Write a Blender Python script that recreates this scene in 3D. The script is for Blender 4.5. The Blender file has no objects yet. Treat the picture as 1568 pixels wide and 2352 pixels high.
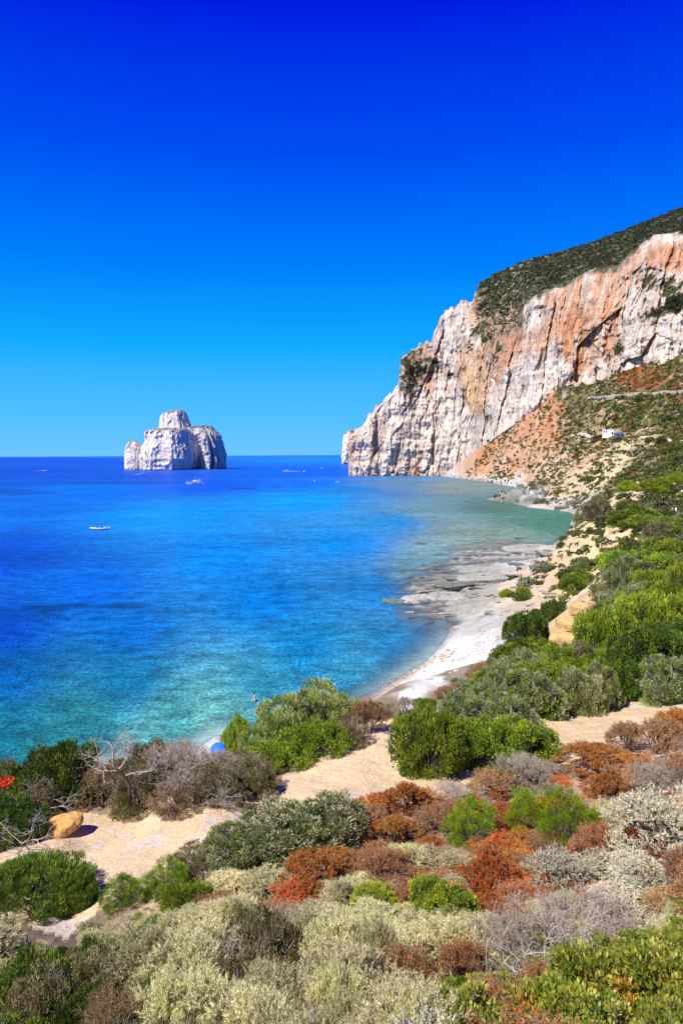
import bpy, math, random
import numpy as np
from mathutils import Matrix, Vector, Euler
R = math.radians
random.seed(7); rng = np.random.default_rng(7)
sc = bpy.context.scene
COL = sc.collection

# ------------------------------------------------------------------ camera
W, H, LENS = 1568.0, 2352.0, 26.0
F = LENS / 36.0 * H
CAMZ = 32.0
cam_d = bpy.data.cameras.new('camera'); cam = bpy.data.objects.new('camera', cam_d); COL.objects.link(cam)
cam_d.sensor_fit = 'VERTICAL'; cam_d.sensor_height = 36; cam_d.lens = LENS
cam_d.clip_start = 0.1; cam_d.clip_end = 200000
CM = Matrix.Rotation(R(90 - 4.42), 4, 'X') @ Matrix.Rotation(R(-0.29), 4, 'Z')
cam.matrix_world = Matrix.Translation((0, 0, CAMZ)) @ CM
sc.camera = cam
CR = np.array([list(r)[:3] for r in CM][:3])

# ------------------------------------------------------------------ light, sky, exposure
SUN_EL, SUN_AZ = 52.0, 232.0        # azimuth clockwise from +Y: the sun stands behind the camera, to its left
sun_dir = Vector((math.sin(R(SUN_AZ)) * math.cos(R(SUN_EL)), math.cos(R(SUN_AZ)) * math.cos(R(SUN_EL)), math.sin(R(SUN_EL))))
sd = bpy.data.lights.new('sun', 'SUN'); so = bpy.data.objects.new('sun', sd); COL.objects.link(so)
sd.energy = 5.0; sd.angle = R(0.53); sd.color = (1.0, 0.95, 0.87)
so.rotation_euler = sun_dir.to_track_quat('Z', 'Y').to_euler(); so.location = (0, -20, 80)
world = bpy.data.worlds.new('World'); sc.world = world; world.use_nodes = True
wn, wl = world.node_tree.nodes, world.node_tree.links
wn.clear()
wo = wn.new('ShaderNodeOutputWorld'); bg = wn.new('ShaderNodeBackground'); sky = wn.new('ShaderNodeTexSky')
sky.sky_type = 'NISHITA'; sky.sun_disc = False; sky.sun_elevation = R(SUN_EL); sky.sun_rotation = R(SUN_AZ)
sky.altitude = 30; sky.air_density = 1.0; sky.dust_density = 0.3; sky.ozone_density = 3.0
# a polarised, very saturated sky: the Nishita sky graded by elevation (same all the way round)
tc = wn.new('ShaderNodeTexCoord'); sx = wn.new('ShaderNodeSeparateXYZ'); cr = wn.new('ShaderNodeValToRGB')
mx = wn.new('ShaderNodeMix'); mx.data_type = 'RGBA'; mx.blend_type = 'MULTIPLY'; mx.inputs[0].default_value = 1.0
wl.new(tc.outputs['Generated'], sx.inputs[0]); wl.new(sx.outputs['Z'], cr.inputs[0])
el = cr.color_ramp.elements
SKY = [(0.0, (0.16, 0.56, 0.98)), (0.05, (0.085, 0.52, 0.99)), (0.14, (0.006, 0.41, 0.98)), (0.24, (0.0, 0.215, 0.97)),
       (0.36, (0.0, 0.080, 0.90)), (0.50, (0.0, 0.012, 0.76)), (0.75, (0.0, 0.010, 0.40)), (1.0, (0.0, 0.010, 0.28))]
el[0].position = SKY[0][0]; el[0].color = (*SKY[0][1], 1)
el[1].position = SKY[1][0]; el[1].color = (*SKY[1][1], 1)
for p, c in SKY[2:]:
    e = el.new(p); e.color = (*c, 1)
wl.new(sky.outputs[0], mx.inputs[6]); wl.new(cr.outputs[0], mx.inputs[7])
mx2 = wn.new('ShaderNodeMix'); mx2.data_type = 'RGBA'; mx2.inputs[0].default_value = 0.94
sc10 = wn.new('ShaderNodeVectorMath'); sc10.operation = 'SCALE'; sc10.inputs['Scale'].default_value = 10.0
wl.new(cr.outputs[0], sc10.inputs[0]); wl.new(mx.outputs[2], mx2.inputs[6]); wl.new(sc10.outputs[0], mx2.inputs[7])
wl.new(mx2.outputs[2], bg.inputs[0]); bg.inputs[1].default_value = 0.076
wl.new(bg.outputs[0], wo.inputs[0])
sc.view_settings.view_transform = 'Standard'; sc.view_settings.look = 'None'
sc.view_settings.exposure = 0.45; sc.view_settings.gamma = 1.0
sc.render.engine = 'CYCLES'
sc.cycles.max_bounces = 5; sc.cycles.diffuse_bounces = 3; sc.cycles.glossy_bounces = 2
sc.cycles.transparent_max_bounces = 6; sc.cycles.use_denoising = True

# ------------------------------------------------------------------ projection helpers (picture coordinates -> places)
def rays(px, py):
    px = np.asarray(px, float); py = np.asarray(py, float)
    v = np.stack([(px - W / 2) / F, -(py - H / 2) / F, -np.ones_like(px)], -1)
    return v @ CR.T
def at_r(px, py, r):            # point at horizontal distance r from the viewpoint
    v = rays(px, py); h = np.hypot(v[..., 0], v[..., 1])
    p = v * (np.asarray(r, float) / h)[..., None]
    p[..., 2] += CAMZ
    return p
def at_z(px, py, z):
    v = rays(px, py); t = (z - CAMZ) / v[..., 2]
    p = v * t[..., None]; p[..., 2] += CAMZ
    return p
def project(p):
    q = (p - np.array([0, 0, CAMZ])) @ CR
    return q[..., 0] / -q[..., 2] * F + W / 2, -q[..., 1] / -q[..., 2] * F + H / 2
def polar(p):
    return np.degrees(np.arctan2(p[..., 0], p[..., 1])), np.hypot(p[..., 0], p[..., 1])

# ------------------------------------------------------------------ noise
def _h(i, j, k, s):
    n = (i * 374761393 + j * 668265263 + k * 2147483647 * 3 + s * 974634777) & 0xffffffff
    n = ((n ^ (n >> 13)) * 1274126177) & 0xffffffff
    n = ((n ^ (n >> 16)) * 2246822519) & 0xffffffff
    return ((n ^ (n >> 15)) & 0xffff) / 65535.0
def vn(x, y, z=0.0, s=0):
    x, y, z = np.broadcast_arrays(np.asarray(x, float), y, z)
    i, j, k = [np.floor(a).astype(np.int64) for a in (x, y, z)]
    u, v, w = x - i, y - j, z - k
    u, v, w = [a * a * (3 - 2 * a) for a in (u, v, w)]
    L = lambda a, b, t: a + (b - a) * t
    c = [[[_h(i + a, j + b, k + d, s) for d in (0, 1)] for b in (0, 1)] for a in (0, 1)]
    return L(L(L(c[0][0][0], c[0][0][1], w), L(c[0][1][0], c[0][1][1], w), v),
             L(L(c[1][0][0], c[1][0][1], w), L(c[1][1][0], c[1][1][1], w), v), u) * 2 - 1
def fbm(x, y, z=0.0, s=0, o=4):
    t = 0; a = 1; n = 0
    for q in range(o):
        t = t + a * vn(np.asarray(x) * 2 ** q, np.asarray(y) * 2 ** q, np.asarray(z) * 2 ** q, s + q * 7); n += a; a *= 0.5
    return t / n
def ridge(x, y, z=0.0, s=0, o=3):
    t = 0; a = 1; n = 0
    for q in range(o):
        t = t + a * (1 - 2 * np.abs(vn(np.asarray(x) * 2 ** q, np.asarray(y) * 2 ** q, np.asarray(z) * 2 ** q, s + q * 11))); n += a; a *= 0.5
    return t / n
def blocks(x, y, s=0):
    """blocky fracture: one random value per cell of an irregular net, and distance to the cell's joint"""
    x, y = np.broadcast_arrays(np.asarray(x, float), np.asarray(y, float)); i, j = np.floor(x).astype(np.int64), np.floor(y).astype(np.int64)
    b1 = np.full(x.shape, 9.); b2 = b1.copy(); val = np.zeros(x.shape); tx = np.zeros(x.shape)
    for a in (-1, 0, 1):
        for b in (-1, 0, 1):
            ci_, cj_ = i + a, j + b; px_ = ci_ + _h(ci_, cj_, 1, s); py_ = cj_ + _h(ci_, cj_, 2, s); d = np.hypot(x - px_, y - py_); v = _h(ci_, cj_, 3, s) * 2 - 1 + (x - px_) * (_h(ci_, cj_, 4, s) - .5) * 1.6 + (y - py_) * (_h(ci_, cj_, 5, s) - .5) * 1.2
            m = d < b1; b2 = np.where(m, b1, np.minimum(b2, d)); val = np.where(m, v, val); b1 = np.where(m, d, b1)
    return val, b2 - b1
def sstep(a, b, x):
    t = np.clip((x - a) / (b - a), 0, 1); return t * t * (3 - 2 * t)

# ------------------------------------------------------------------ mesh / object helpers
def mesh_np(name, verts, faces, mat=None, col=None, smooth=False):
    """verts (n,3), faces (m,k) all of one size or a list of such arrays"""
    me = bpy.data.meshes.new(name)
    if not isinstance(faces, list): faces = [faces]
    faces = [np.asarray(f, np.int32) for f in faces if len(f)]
    me.vertices.add(len(verts)); me.vertices.foreach_set('co', np.asarray(verts, np.float32).ravel())
    nl = sum(f.size for f in faces); nf = sum(len(f) for f in faces)
    me.loops.add(nl); me.polygons.add(nf)
    me.loops.foreach_set('vertex_index', np.concatenate([f.ravel() for f in faces]))
    st = []; o = 0
    for f in faces:
        st.append(o + np.arange(len(f)) * f.shape[1]); o += f.size
    me.polygons.foreach_set('loop_start', np.concatenate(st).astype(np.int32))
    me.update(calc_edges=True)
    if smooth: me.polygons.foreach_set('use_smooth', np.ones(nf, bool))
    if col is not None:
        a = me.color_attributes.new('Col', 'FLOAT_COLOR', 'POINT')
        c = np.ones((len(verts), 4), np.float32); c[:, :3] = col
        a.data.foreach_set('color', c.ravel())
    if mat: me.materials.append(mat)
    return me
def link(name, data, parent=None):
    o = bpy.data.objects.new(name, data); COL.objects.link(o)
    if parent: o.parent = parent
    return o
def tag(o, label=None, cat=None, group=None, kind=None):
    if label: o['label'] = label
    if cat: o['category'] = cat
    if group: o['group'] = group
    if kind: o['kind'] = kind
    return o
def grid_faces(nu, nv, off=0, wrap=False):
    i = np.arange(nu if wrap else nu - 1); j = np.arange(nv - 1)
    I, J = np.meshgrid(i, j, indexing='ij'); I2 = (I + 1) % nu
    return (np.stack([I * nv + J, I2 * nv + J, I2 * nv + J + 1, I * nv + J + 1], -1).reshape(-1, 4) + off)

class MB:                                   # small mesh collector for built objects
    def __init__(s): s.v = []; s.f = []
    def add(s, vs, fs):
        o = len(s.v); s.v += [tuple(v) for v in vs]; s.f += [tuple(i + o for i in f) for f in fs]; return s
    def box(s, c, d, rz=0, taper=1.0):
        x, y, z = [k / 2 for k in d]; vs = []
        for k, t in ((-z, 1), (z, taper)):
            for a, b in ((-x, -y), (x, -y), (x, y), (-x, y)):
                a, b = a * t, b * t
                vs.append((c[0] + a * math.cos(rz) - b * math.sin(rz), c[1] + a * math.sin(rz) + b * math.cos(rz), c[2] + k))
        return s.add(vs, [(0, 3, 2, 1), (4, 5, 6, 7), (0, 1, 5, 4), (1, 2, 6, 5), (2, 3, 7, 6), (3, 0, 4, 7)])
    def tube(s, pts, rad, n=6):
        pts = [Vector(p) for p in pts]; rad = rad if hasattr(rad, '__len__') else [rad] * len(pts)
        vs = []; fs = []
        for i, p in enumerate(pts):
            d = (pts[min(i + 1, len(pts) - 1)] - pts[max(i - 1, 0)]).normalized()
            a = d.orthogonal().normalized() if abs(d.z) > .99 else d.cross(Vector((0, 0, 1))).normalized(); b = d.cross(a)
            for k in range(n):
                t = 2 * math.pi * k / n; vs.append(p + (a * math.cos(t) + b * math.sin(t)) * rad[i])
        for i in range(len(pts) - 1):
            for k in range(n):
                fs.append((i * n + k, i * n + (k + 1) % n, (i + 1) * n + (k + 1) % n, (i + 1) * n + k))
        fs.append(tuple(range(n))[::-1]); fs.append(tuple(range((len(pts) - 1) * n, len(pts) * n)))
        return s.add(vs, fs)
    def loft(s, rings, cap=True):
        n = len(rings[0]); vs = [p for r in rings for p in r]; fs = []
        for i in range(len(rings) - 1):
            for k in range(n):
                fs.append((i * n + k, i * n + (k + 1) % n, (i + 1) * n + (k + 1) % n, (i + 1) * n + k))
        if cap: fs.append(tuple(range(n))[::-1]); fs.append(tuple(range((len(rings) - 1) * n, len(rings) * n)))
        return s.add(vs, fs)
    def ball(s, c, r, n=10, m=6):
        if not hasattr(r, '__len__'): r = (r, r, r)
        rings = [[(c[0] + r[0] * math.sin(a) * math.cos(t), c[1] + r[1] * math.sin(a) * math.sin(t), c[2] + r[2] * math.cos(a))
                  for t in [2 * math.pi * k / n for k in range(n)]] for a in [math.pi * (i + .02) / (m + .04) for i in range(m + 1)]]
        return s.loft(rings)
    def build(s, name, mat, parent=None, smooth=False):
        me = bpy.data.meshes.new(name); me.from_pydata(s.v, [], s.f); me.materials.append(mat)
        if smooth: me.polygons.foreach_set('use_smooth', [True] * len(me.polygons))
        return link(name, me, parent)

# ------------------------------------------------------------------ materials
def new_mat(name):
    m = bpy.data.materials.new(name); m.use_nodes = True
    n, l = m.node_tree.nodes, m.node_tree.links
    return m, n, l, n['Principled BSDF']
def flat(name, c, rough=0.5, var=0.12, scale=3.0, spec=0.4):
    m, n, l, b = new_mat(name)
    nt = n.new('ShaderNodeTexNoise'); nt.inputs['Scale'].default_value = scale; nt.inputs['Detail'].default_value = 4
    g = n.new('ShaderNodeTexCoord'); l.new(g.outputs['Object'], nt.inputs['Vector'])
    r = n.new('ShaderNodeValToRGB'); l.new(nt.outputs[0], r.inputs[0])
    r.color_ramp.elements[0].position = .3; r.color_ramp.elements[1].position = .7
    r.color_ramp.elements[0].color = (*[k * (1 - var) for k in c], 1); r.color_ramp.elements[1].color = (*[min(1, k * (1 + var)) for k in c], 1)
    l.new(r.outputs[0], b.inputs['Base Color']); b.inputs['Roughness'].default_value = rough
    b.inputs['Specular IOR Level'].default_value = spec
    return m
def mulnoise(n, l, colsock, vec, scale, lo, hi, detail=6, stretch=None, dist=0.0, p0=.3, p1=.7):
    """multiply a colour by a grey noise ramp lo..hi; returns (colour socket, noise socket)"""
    nt = n.new('ShaderNodeTexNoise'); nt.inputs['Scale'].default_value = scale; nt.inputs['Detail'].default_value = detail
    nt.inputs['Distortion'].default_value = dist
    if stretch:
        mp = n.new('ShaderNodeMapping'); mp.inputs['Scale'].default_value = stretch; l.new(vec, mp.inputs[0]); vec = mp.outputs[0]
    l.new(vec, nt.inputs['Vector'])
    r = n.new('ShaderNodeMapRange'); r.inputs[1].default_value = p0; r.inputs[2].default_value = p1
    r.inputs[3].default_value = lo; r.inputs[4].default_value = hi; l.new(nt.outputs[0], r.inputs[0])
    s = n.new('ShaderNodeVectorMath'); s.operation = 'SCALE'; l.new(colsock, s.inputs[0]); l.new(r.outputs[0], s.inputs['Scale'])
    return s.outputs[0], nt.outputs[0]

def leaf_mat(name, transl=0.3, var=0.25, rough=0.45, spec=0.35):
    m, n, l, b = new_mat(name)
    at = n.new('ShaderNodeAttribute'); at.attribute_name = 'Col'
    oi = n.new('ShaderNodeObjectInfo')
    hs = n.new('ShaderNodeHueSaturation')
    r1 = n.new('ShaderNodeMapRange'); r1.inputs[3].default_value = 1 - var; r1.inputs[4].default_value = 1 + var
    r2 = n.new('ShaderNodeMapRange'); r2.inputs[3].default_value = 0.487; r2.inputs[4].default_value = 0.515
    l.new(oi.outputs['Random'], r1.inputs[0]); 
    fr = n.new('ShaderNodeMath'); fr.operation = 'MULTIPLY'; fr.inputs[1].default_value = 7.31; l.new(oi.outputs['Random'], fr.inputs[0])
    fr2 = n.new('ShaderNodeMath'); fr2.operation = 'FRACT'; l.new(fr.outputs[0], fr2.inputs[0]); l.new(fr2.outputs[0], r2.inputs[0])
    l.new(at.outputs['Color'], hs.inputs['Color']); l.new(r1.outputs[0], hs.inputs['Value']); l.new(r2.outputs[0], hs.inputs['Hue'])
    l.new(hs.outputs[0], b.inputs['Base Color']); b.inputs['Roughness'].default_value = rough
    b.inputs['Specular IOR Level'].default_value = spec
    if transl:
        t = n.new('ShaderNodeBsdfTranslucent'); l.new(hs.outputs[0], t.inputs[0])
        mx = n.new('ShaderNodeMixShader'); mx.inputs[0].default_value = transl
        l.new(b.outputs[0], mx.inputs[1]); l.new(t.outputs[0], mx.inputs[2]); l.new(mx.outputs[0], n['Material Output'].inputs[0])
    return m
LEAF = leaf_mat('leaves'); TWIG = leaf_mat('twigs', transl=0, var=0.15, rough=0.8, spec=0.15)

def ground_mat():
    m, n, l, b = new_mat('soil_and_stone')
    at = n.new('ShaderNodeAttribute'); at.attribute_name = 'Col'
    g = n.new('ShaderNodeNewGeometry'); P = g.outputs['Position']
    c, f0 = mulnoise(n, l, at.outputs['Color'], P, 9.0, 0.80, 1.12, detail=8)
    c, f1 = mulnoise(n, l, c, P, 0.7, 0.86, 1.10, detail=5)
    c, f2 = mulnoise(n, l, c, P, 0.06, 0.84, 1.12, detail=8)
    l.new(c, b.inputs['Base Color']); b.inputs['Roughness'].default_value = 0.95; b.inputs['Specular IOR Level'].default_value = 0.15
    v = n.new('ShaderNodeTexVoronoi'); v.inputs['Scale'].default_value = 20; l.new(P, v.inputs['Vector'])
    bp = n.new('ShaderNodeBump'); bp.inputs['Strength'].default_value = 0.5; bp.inputs['Distance'].default_value = 0.018
    l.new(v.outputs[0], bp.inputs['Height'])
    bp2 = n.new('ShaderNodeBump'); bp2.inputs['Strength'].default_value = 0.8; bp2.inputs['Distance'].default_value = 0.5
    nn = n.new('ShaderNodeTexNoise'); nn.inputs['Scale'].default_value = 0.5; nn.inputs['Detail'].default_value = 10; nn.inputs['Roughness'].default_value = .65
    l.new(P, nn.inputs['Vector']); l.new(nn.outputs[0], bp2.inputs['Height']); l.new(bp.outputs[0], bp2.inputs['Normal'])
    l.new(bp2.outputs[0], b.inputs['Normal'])
    return m
GROUND = ground_mat()

def rock_mat(name='limestone', sc_=1.0, scrub=None, crack=0.5):
    m, n, l, b = new_mat(name)
    at = n.new('ShaderNodeAttribute'); at.attribute_name = 'Col'
    g = n.new('ShaderNodeNewGeometry'); P = g.outputs['Position']
    c, s0 = mulnoise(n, l, at.outputs['Color'], P, 0.16 * sc_, 0.74, 1.12, detail=10, stretch=(1, 1, .16), dist=.6)
    c, s1 = mulnoise(n, l, c, P, 0.05 * sc_, 0.86, 1.08, detail=8)
    c, s2 = mulnoise(n, l, c, P, 0.45 * sc_, crack, 1.0, detail=6, stretch=(1, 1, .3), p0=.32, p1=.47)
    out = c
    if scrub:
        sp = n.new('ShaderNodeSeparateXYZ'); l.new(g.outputs['Normal'], sp.inputs[0])
        ad = n.new('ShaderNodeMath'); ad.operation = 'ADD'; l.new(sp.outputs['Z'], ad.inputs[0])
        nz = n.new('ShaderNodeTexNoise'); nz.inputs['Scale'].default_value = .12 * sc_; nz.inputs['Detail'].default_value = 9; nz.inputs['Roughness'].default_value = .7
        l.new(P, nz.inputs['Vector'])
        mr = n.new('ShaderNodeMapRange'); mr.inputs[3].default_value = -.5; mr.inputs[4].default_value = .5; l.new(nz.outputs[0], mr.inputs[0]); l.new(mr.outputs[0], ad.inputs[1])
        m2 = n.new('ShaderNodeMapRange'); m2.inputs[1].default_value = .52; m2.inputs[2].default_value = .72; l.new(ad.outputs[0], m2.inputs[0])
        mx = n.new('ShaderNodeMix'); mx.data_type = 'RGBA'; l.new(m2.outputs[0], mx.inputs[0]); l.new(c, mx.inputs[6]); mx.inputs[7].default_value = (*scrub, 1)
        out = mx.outputs[2]
    l.new(out, b.inputs['Base Color']); b.inputs['Roughness'].default_value = .9; b.inputs['Specular IOR Level'].default_value = .2
    bp = n.new('ShaderNodeBump'); bp.inputs['Strength'].default_value = .9; bp.inputs['Distance'].default_value = 2.5 / sc_
    l.new(s0, bp.inputs['Height'])
    bp2 = n.new('ShaderNodeBump'); bp2.inputs['Strength'].default_value = .8; bp2.inputs['Distance'].default_value = 1.2 / sc_
    l.new(s2, bp2.inputs['Height']); l.new(bp.outputs[0], bp2.inputs['Normal']); l.new(bp2.outputs[0], b.inputs['Normal'])
    return m
LIME = rock_mat(); LIME_ISL = rock_mat('island_limestone', 1.0, scrub=(.24, .22, .19), crack=.8)
BOULD = rock_mat('shore_rock', 8.0)

# ------------------------------------------------------------------ terrain height: thin-plate surface through surveyed points
pts = []
def cz(px, py, z): p = at_z(np.array(float(px)), np.array(float(py)), z); pts.append((p[0], p[1], z))
def crr(px, py, r): p = at_r(np.array(float(px)), np.array(float(py)), r); pts.append(tuple(p))
def caz(az, r, z): pts.append((r * math.sin(R(az)), r * math.cos(R(az)), z))
for az, dz in ((-34, -.3), (-16, -.2), (0, 0), (16, .3), (34, .7)):
    for r, z in ((1.2, 30.2), (4, 27.4), (6.5, 25.7), (9, 24.5), (12.5, 23.3)):
        caz(az, r, z + dz)
for az, dz in ((-60, 0), (60, 3)):
    for r, z in ((1.2, 30.2), (6, 26.8), (15, 23), (30, 21)): caz(az, r, z + dz)
for px, py, z in ((-50, 1990, 20.9), (100, 1930, 21.0), (150, 2080, 21.2), (220, 1990, 21.1), (350, 1900, 21.1), (600, 1850, 21.3), (750, 1780, 21.4), (900, 1700, 21.5),
                  (900, 1820, 21.6), (1100, 1780, 21.7), (1300, 1680, 21.6), (1250, 1750, 21.8), (1500, 1625, 21.7), (1568, 1610, 21.8), (1700, 1600, 22),
                  (1400, 1790, 22.4), (1568, 1720, 22.6), (700, 1930, 21.8), (450, 2010, 21.6), (1100, 1900, 22.2), (1400, 1900, 22.7)):
    cz(px, py, z)
for az in (-50, -30, -24, -16): 
    for r, z in ((25, 20.3), (31, 18.6), (44, 11), (58, 5), (70, 1.2), (76, -.4), (95, -2.0)): caz(az, r, z)
for r, z in ((27, 20.8), (30, 19.2), (33, 16.8), (36, 14.4), (43, 9.8), (50, 6.6), (64, 2.2)): caz(-8, r, z); caz(-11, r, z + .1)
for r, z in ((31, 20.6), (36, 18.6), (50, 9.6), (64, 3.0)): caz(-2, r, z)
caz(-8, 77, .5); caz(-2, 84, .9); caz(-8, 85, -.5); caz(-8, 100, -1.5); caz(-2, 94, -.2); caz(-2, 106, -1.2); caz(-13, 74, .3); caz(-13, 82, -.6)
for r, z in ((36, 20.8), (44, 17.5), (58, 10.5), (75, 5)): caz(5, r, z)
for r, z in ((38, 21.0), (50, 17.3), (64, 13), (80, 8), (95, 4.5)): caz(10, r, z)
for r, z in ((40, 21.2), (55, 18.6), (70, 15.6), (90, 11), (108, 6.5)): caz(15, r, z)
for r, z in ((40, 21.4), (60, 19.5), (80, 17.2), (105, 13.2), (130, 9), (160, 7.2)): caz(18.2, r, z)
for r, z in ((40, 21.6), (65, 20.6), (90, 19.5), (120, 18.5), (160, 17), (200, 15.8)): caz(23, r, z)
for r, z in ((40, 22), (80, 23), (120, 24), (200, 20), (300, 22)): caz(30, r, z)
for r, z in ((80, 30), (200, 40), (400, 60), (900, 180), (1300, 260)): caz(45, r, z); caz(60, r, z + 10)
# beach, shelf and sand slope
for px, py, r in ((1300, 1290, 176), (1345, 1245, 186), (1275, 1345, 150), (1235, 1400, 133), (1150, 1420, 129), (1100, 1480, 112), (1000, 1550, 103),
                  (1340, 1200, 205), (1400, 1195, 195), (1450, 1180, 196), (1545, 1176, 200), (1568, 1190, 170), (1320, 1215, 203)): crr(px, py, r)
for px, py, z in ((1150, 1350, 1.2), (1060, 1380, .5), (1180, 1300, .9), (1240, 1285, 1.6), (1000, 1340, .1), (1080, 1300, .2), (1230, 1262, .3), (1270, 1268, 1.2), (940, 1380, .1),
                  (1060, 1420, 0.1), (900, 1385, -.5), (1000, 1500, .05), (950, 1535, .0), (840, 1595, .0), (880, 1620, .9), (960, 1590, 1.6), (1100, 1440, 1.2),
                  (930, 1600, 1.4), (1040, 1520, 1.4), (500, 1692, .2), (300, 1740, 0.1),
                  (1290, 1240, -.6), (1310, 1215, -.6), (1340, 1178, -.2), (1250, 1167, .3), (1190, 1152, .3), (1170, 1158, -1.0), (1215, 1118, .3),
                  (1120, 1104, .3), (1040, 1095, .3), (1110, 1112, -3), (1030, 1102, -4), (1000, 1140, -3.5), (1100, 1130, -3), (1110, 1150, -3), (1060, 1170, -3), (1150, 1145, -3), (1150, 1190, -3), (1250, 1185, -2.5), (1100, 1195, -3), (980, 1200, -4),
                  (1000, 1250, -1.6), (1100, 1230, -1.3), (1200, 1220, -1.0), (900, 1330, -2.2), (850, 1430, -2.4), (960, 1450, -.8), (870, 1520, -1.0), (750, 1580, -1.5), (650, 1640, -.9),
                  (1200, 1180, -2.), (1050, 1150, -4), (850, 1200, -5), (850, 1130, -9), (500, 1500, -4), (200, 1600, -4), (0, 1400, -8), (500, 1300, -8), (400, 1120, -12), (0, 1120, -12), (0, 1700, -2.5)):
    cz(px, py, z)
# coast beyond, up to the foot of the cliff
for px, py, r in ((1300, 1145, 470), (1360, 1160, 400), (1400, 1130, 340), (1450, 1150, 270), (1500, 1140, 300), (1568, 1130, 300), (1250, 1120, 560), (1500, 1090, 410), (1568, 1060, 430), (1400, 1060, 530),
                  (1300, 1080, 620), (1220, 1090, 720), (1400, 1002, 600), (1450, 1003, 590), (1500, 1004, 560), (1568, 1012, 520), (1568, 950, 600), (1568, 900, 650), (1480, 920, 680), (1350, 960, 720),
                  (1300, 930, 800), (1400, 890, 760), (1568, 812, 775), (1470, 842, 790), (1285, 870, 850), (1200, 950, 900), (1130, 1000, 960), (1090, 1040, 1010), (1120, 1070, 940), (1200, 1040, 850),
                  (1300, 1010, 740), (1650, 820, 740), (1650, 1000, 480), (1060, 1070, 1050)): crr(px, py, r)
for az in (10, 15, 20, 26): caz(az, 1150, 120)
for az in (-34, -26, -18, -10, -4, 0, 3): caz(az, 800, -14); caz(az, 1050, -15); caz(az, 1300, -16)
for az in (-60, -45):
    for r, z in ((100, -3), (300, -8), (1000, -15)): caz(az, r, z)
pts = np.array(pts)
def uv(x, y):
    return np.stack([np.degrees(np.arctan2(x, y)) / 10.0, np.log(np.hypot(x, y) + 1e-6) * 1.3], -1)
PU = uv(pts[:, 0], pts[:, 1])
def _phi(d2): return 0.5 * d2 * np.log(d2 + 1e-9)
_n = len(PU); _A = _phi(((PU[:, None] - PU[None]) ** 2).sum(-1)) + np.eye(_n) * 0.02
_P = np.c_[np.ones(_n), PU]
_M = np.block([[_A, _P], [_P.T, np.zeros((3, 3))]])
_w = np.linalg.solve(_M, np.r_[pts[:, 2], 0, 0, 0])
def rbf(x, y):
    U = uv(x, y).reshape(-1, 2); out = np.empty(len(U))
    for i in range(0, len(U), 40000):
        u = U[i:i + 40000]; out[i:i + 40000] = _phi(((u[:, None] - PU[None]) ** 2).sum(-1)) @ _w[:_n] + _w[_n] + u @ _w[_n + 1:]
    return out.reshape(np.shape(x))

AZ = np.concatenate([np.linspace(-62, -30, 20)[:-1], np.linspace(-30, 34, 500), np.linspace(34, 62, 16)[1:]])
LR = np.log(np.concatenate([np.geomspace(1.2, 30, 230)[:-1], np.geomspace(30, 330, 420)[:-1], np.geomspace(330, 1300, 230)]))
GA, GL = np.meshgrid(AZ, LR, indexing='ij'); GR = np.exp(GL)
GX, GY = GR * np.sin(np.radians(GA)), GR * np.cos(np.radians(GA))
cgx = np.linspace(-62, 62, 180); cgl = np.linspace(LR[0], LR[-1], 260)      # coarse solve, then bilinear
CA, CL = np.meshgrid(cgx, cgl, indexing='ij')
CZ = rbf(np.exp(CL) * np.sin(np.radians(CA)), np.exp(CL) * np.cos(np.radians(CA)))
def bil(Z, ga, gl, a, lr):
    i = np.clip(np.searchsorted(ga, a) - 1, 0, len(ga) - 2); j = np.clip(np.searchsorted(gl, lr) - 1, 0, len(gl) - 2)
    u = np.clip((a - ga[i]) / (ga[i + 1] - ga[i]), 0, 1); v = np.clip((lr - gl[j]) / (gl[j + 1] - gl[j]), 0, 1)
    return (Z[i, j] * (1 - u) + Z[i + 1, j] * u) * (1 - v) + (Z[i, j + 1] * (1 - u) + Z[i + 1, j + 1] * u) * v
GZ = bil(CZ, cgx, cgl, GA, GL)
# relief
land = sstep(1.5, 8, GZ)
near = 1 - sstep(60, 160, GR)
GZ = GZ + land * (1 - near) * (fbm(GX / 38, GY / 38, s=3) * np.clip(GR * .010, 0, 7) + ridge(GX / 14, GY / 14, s=5) * np.clip(GR * .0030, 0, 2.2) + fbm(GX / 4, GY / 4, s=8) * np.clip(GR * .0012, 0, .9))
GZ = GZ + near * sstep(24, 34, GR) * land * fbm(GX / 5, GY / 5, s=9) * .35 + (1 - sstep(26, 40, GR)) * fbm(GX / 1.4, GY / 1.4, s=10) * .05
PXg, PYg = project(np.stack([GX, GY, GZ], -1))
# stratified rock shelf of the shore: beds running out to sea, tilted
shelf = sstep(860, 960, PXg) * (1 - sstep(1235, 1290, PXg)) * sstep(1225, 1262, PYg) * (1 - sstep(1405, 1460, PYg)) * (1 - sstep(2.2, 4.5, GZ)) * sstep(-1.8, -.6, GZ) * (GR > 100)
_a = R(14); sx_ = GX * math.cos(_a) + GY * math.sin(_a); sy_ = -GX * math.sin(_a) + GY * math.cos(_a)
wv = fbm(GX / 18, GY / 18, s=21) * 5
bed = ridge(sx_ / 26, (sy_ + wv) / 4.0, s=22, o=4)
GZ = GZ + shelf * (bed * 1.25 + fbm(GX / 1.6, GY / 1.6, s=23) * .3 - .32)
bk = sstep(930, 1000, PXg) * sstep(1400, 1450, PYg) * (GR > 85) * (GR < 140) * sstep(.1, .6, GZ) * (1 - sstep(3, 5, GZ))
GZ = GZ + bk * (ridge(sx_ / 9, sy_ / 2.2, s=31, o=3) * .28)
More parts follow.
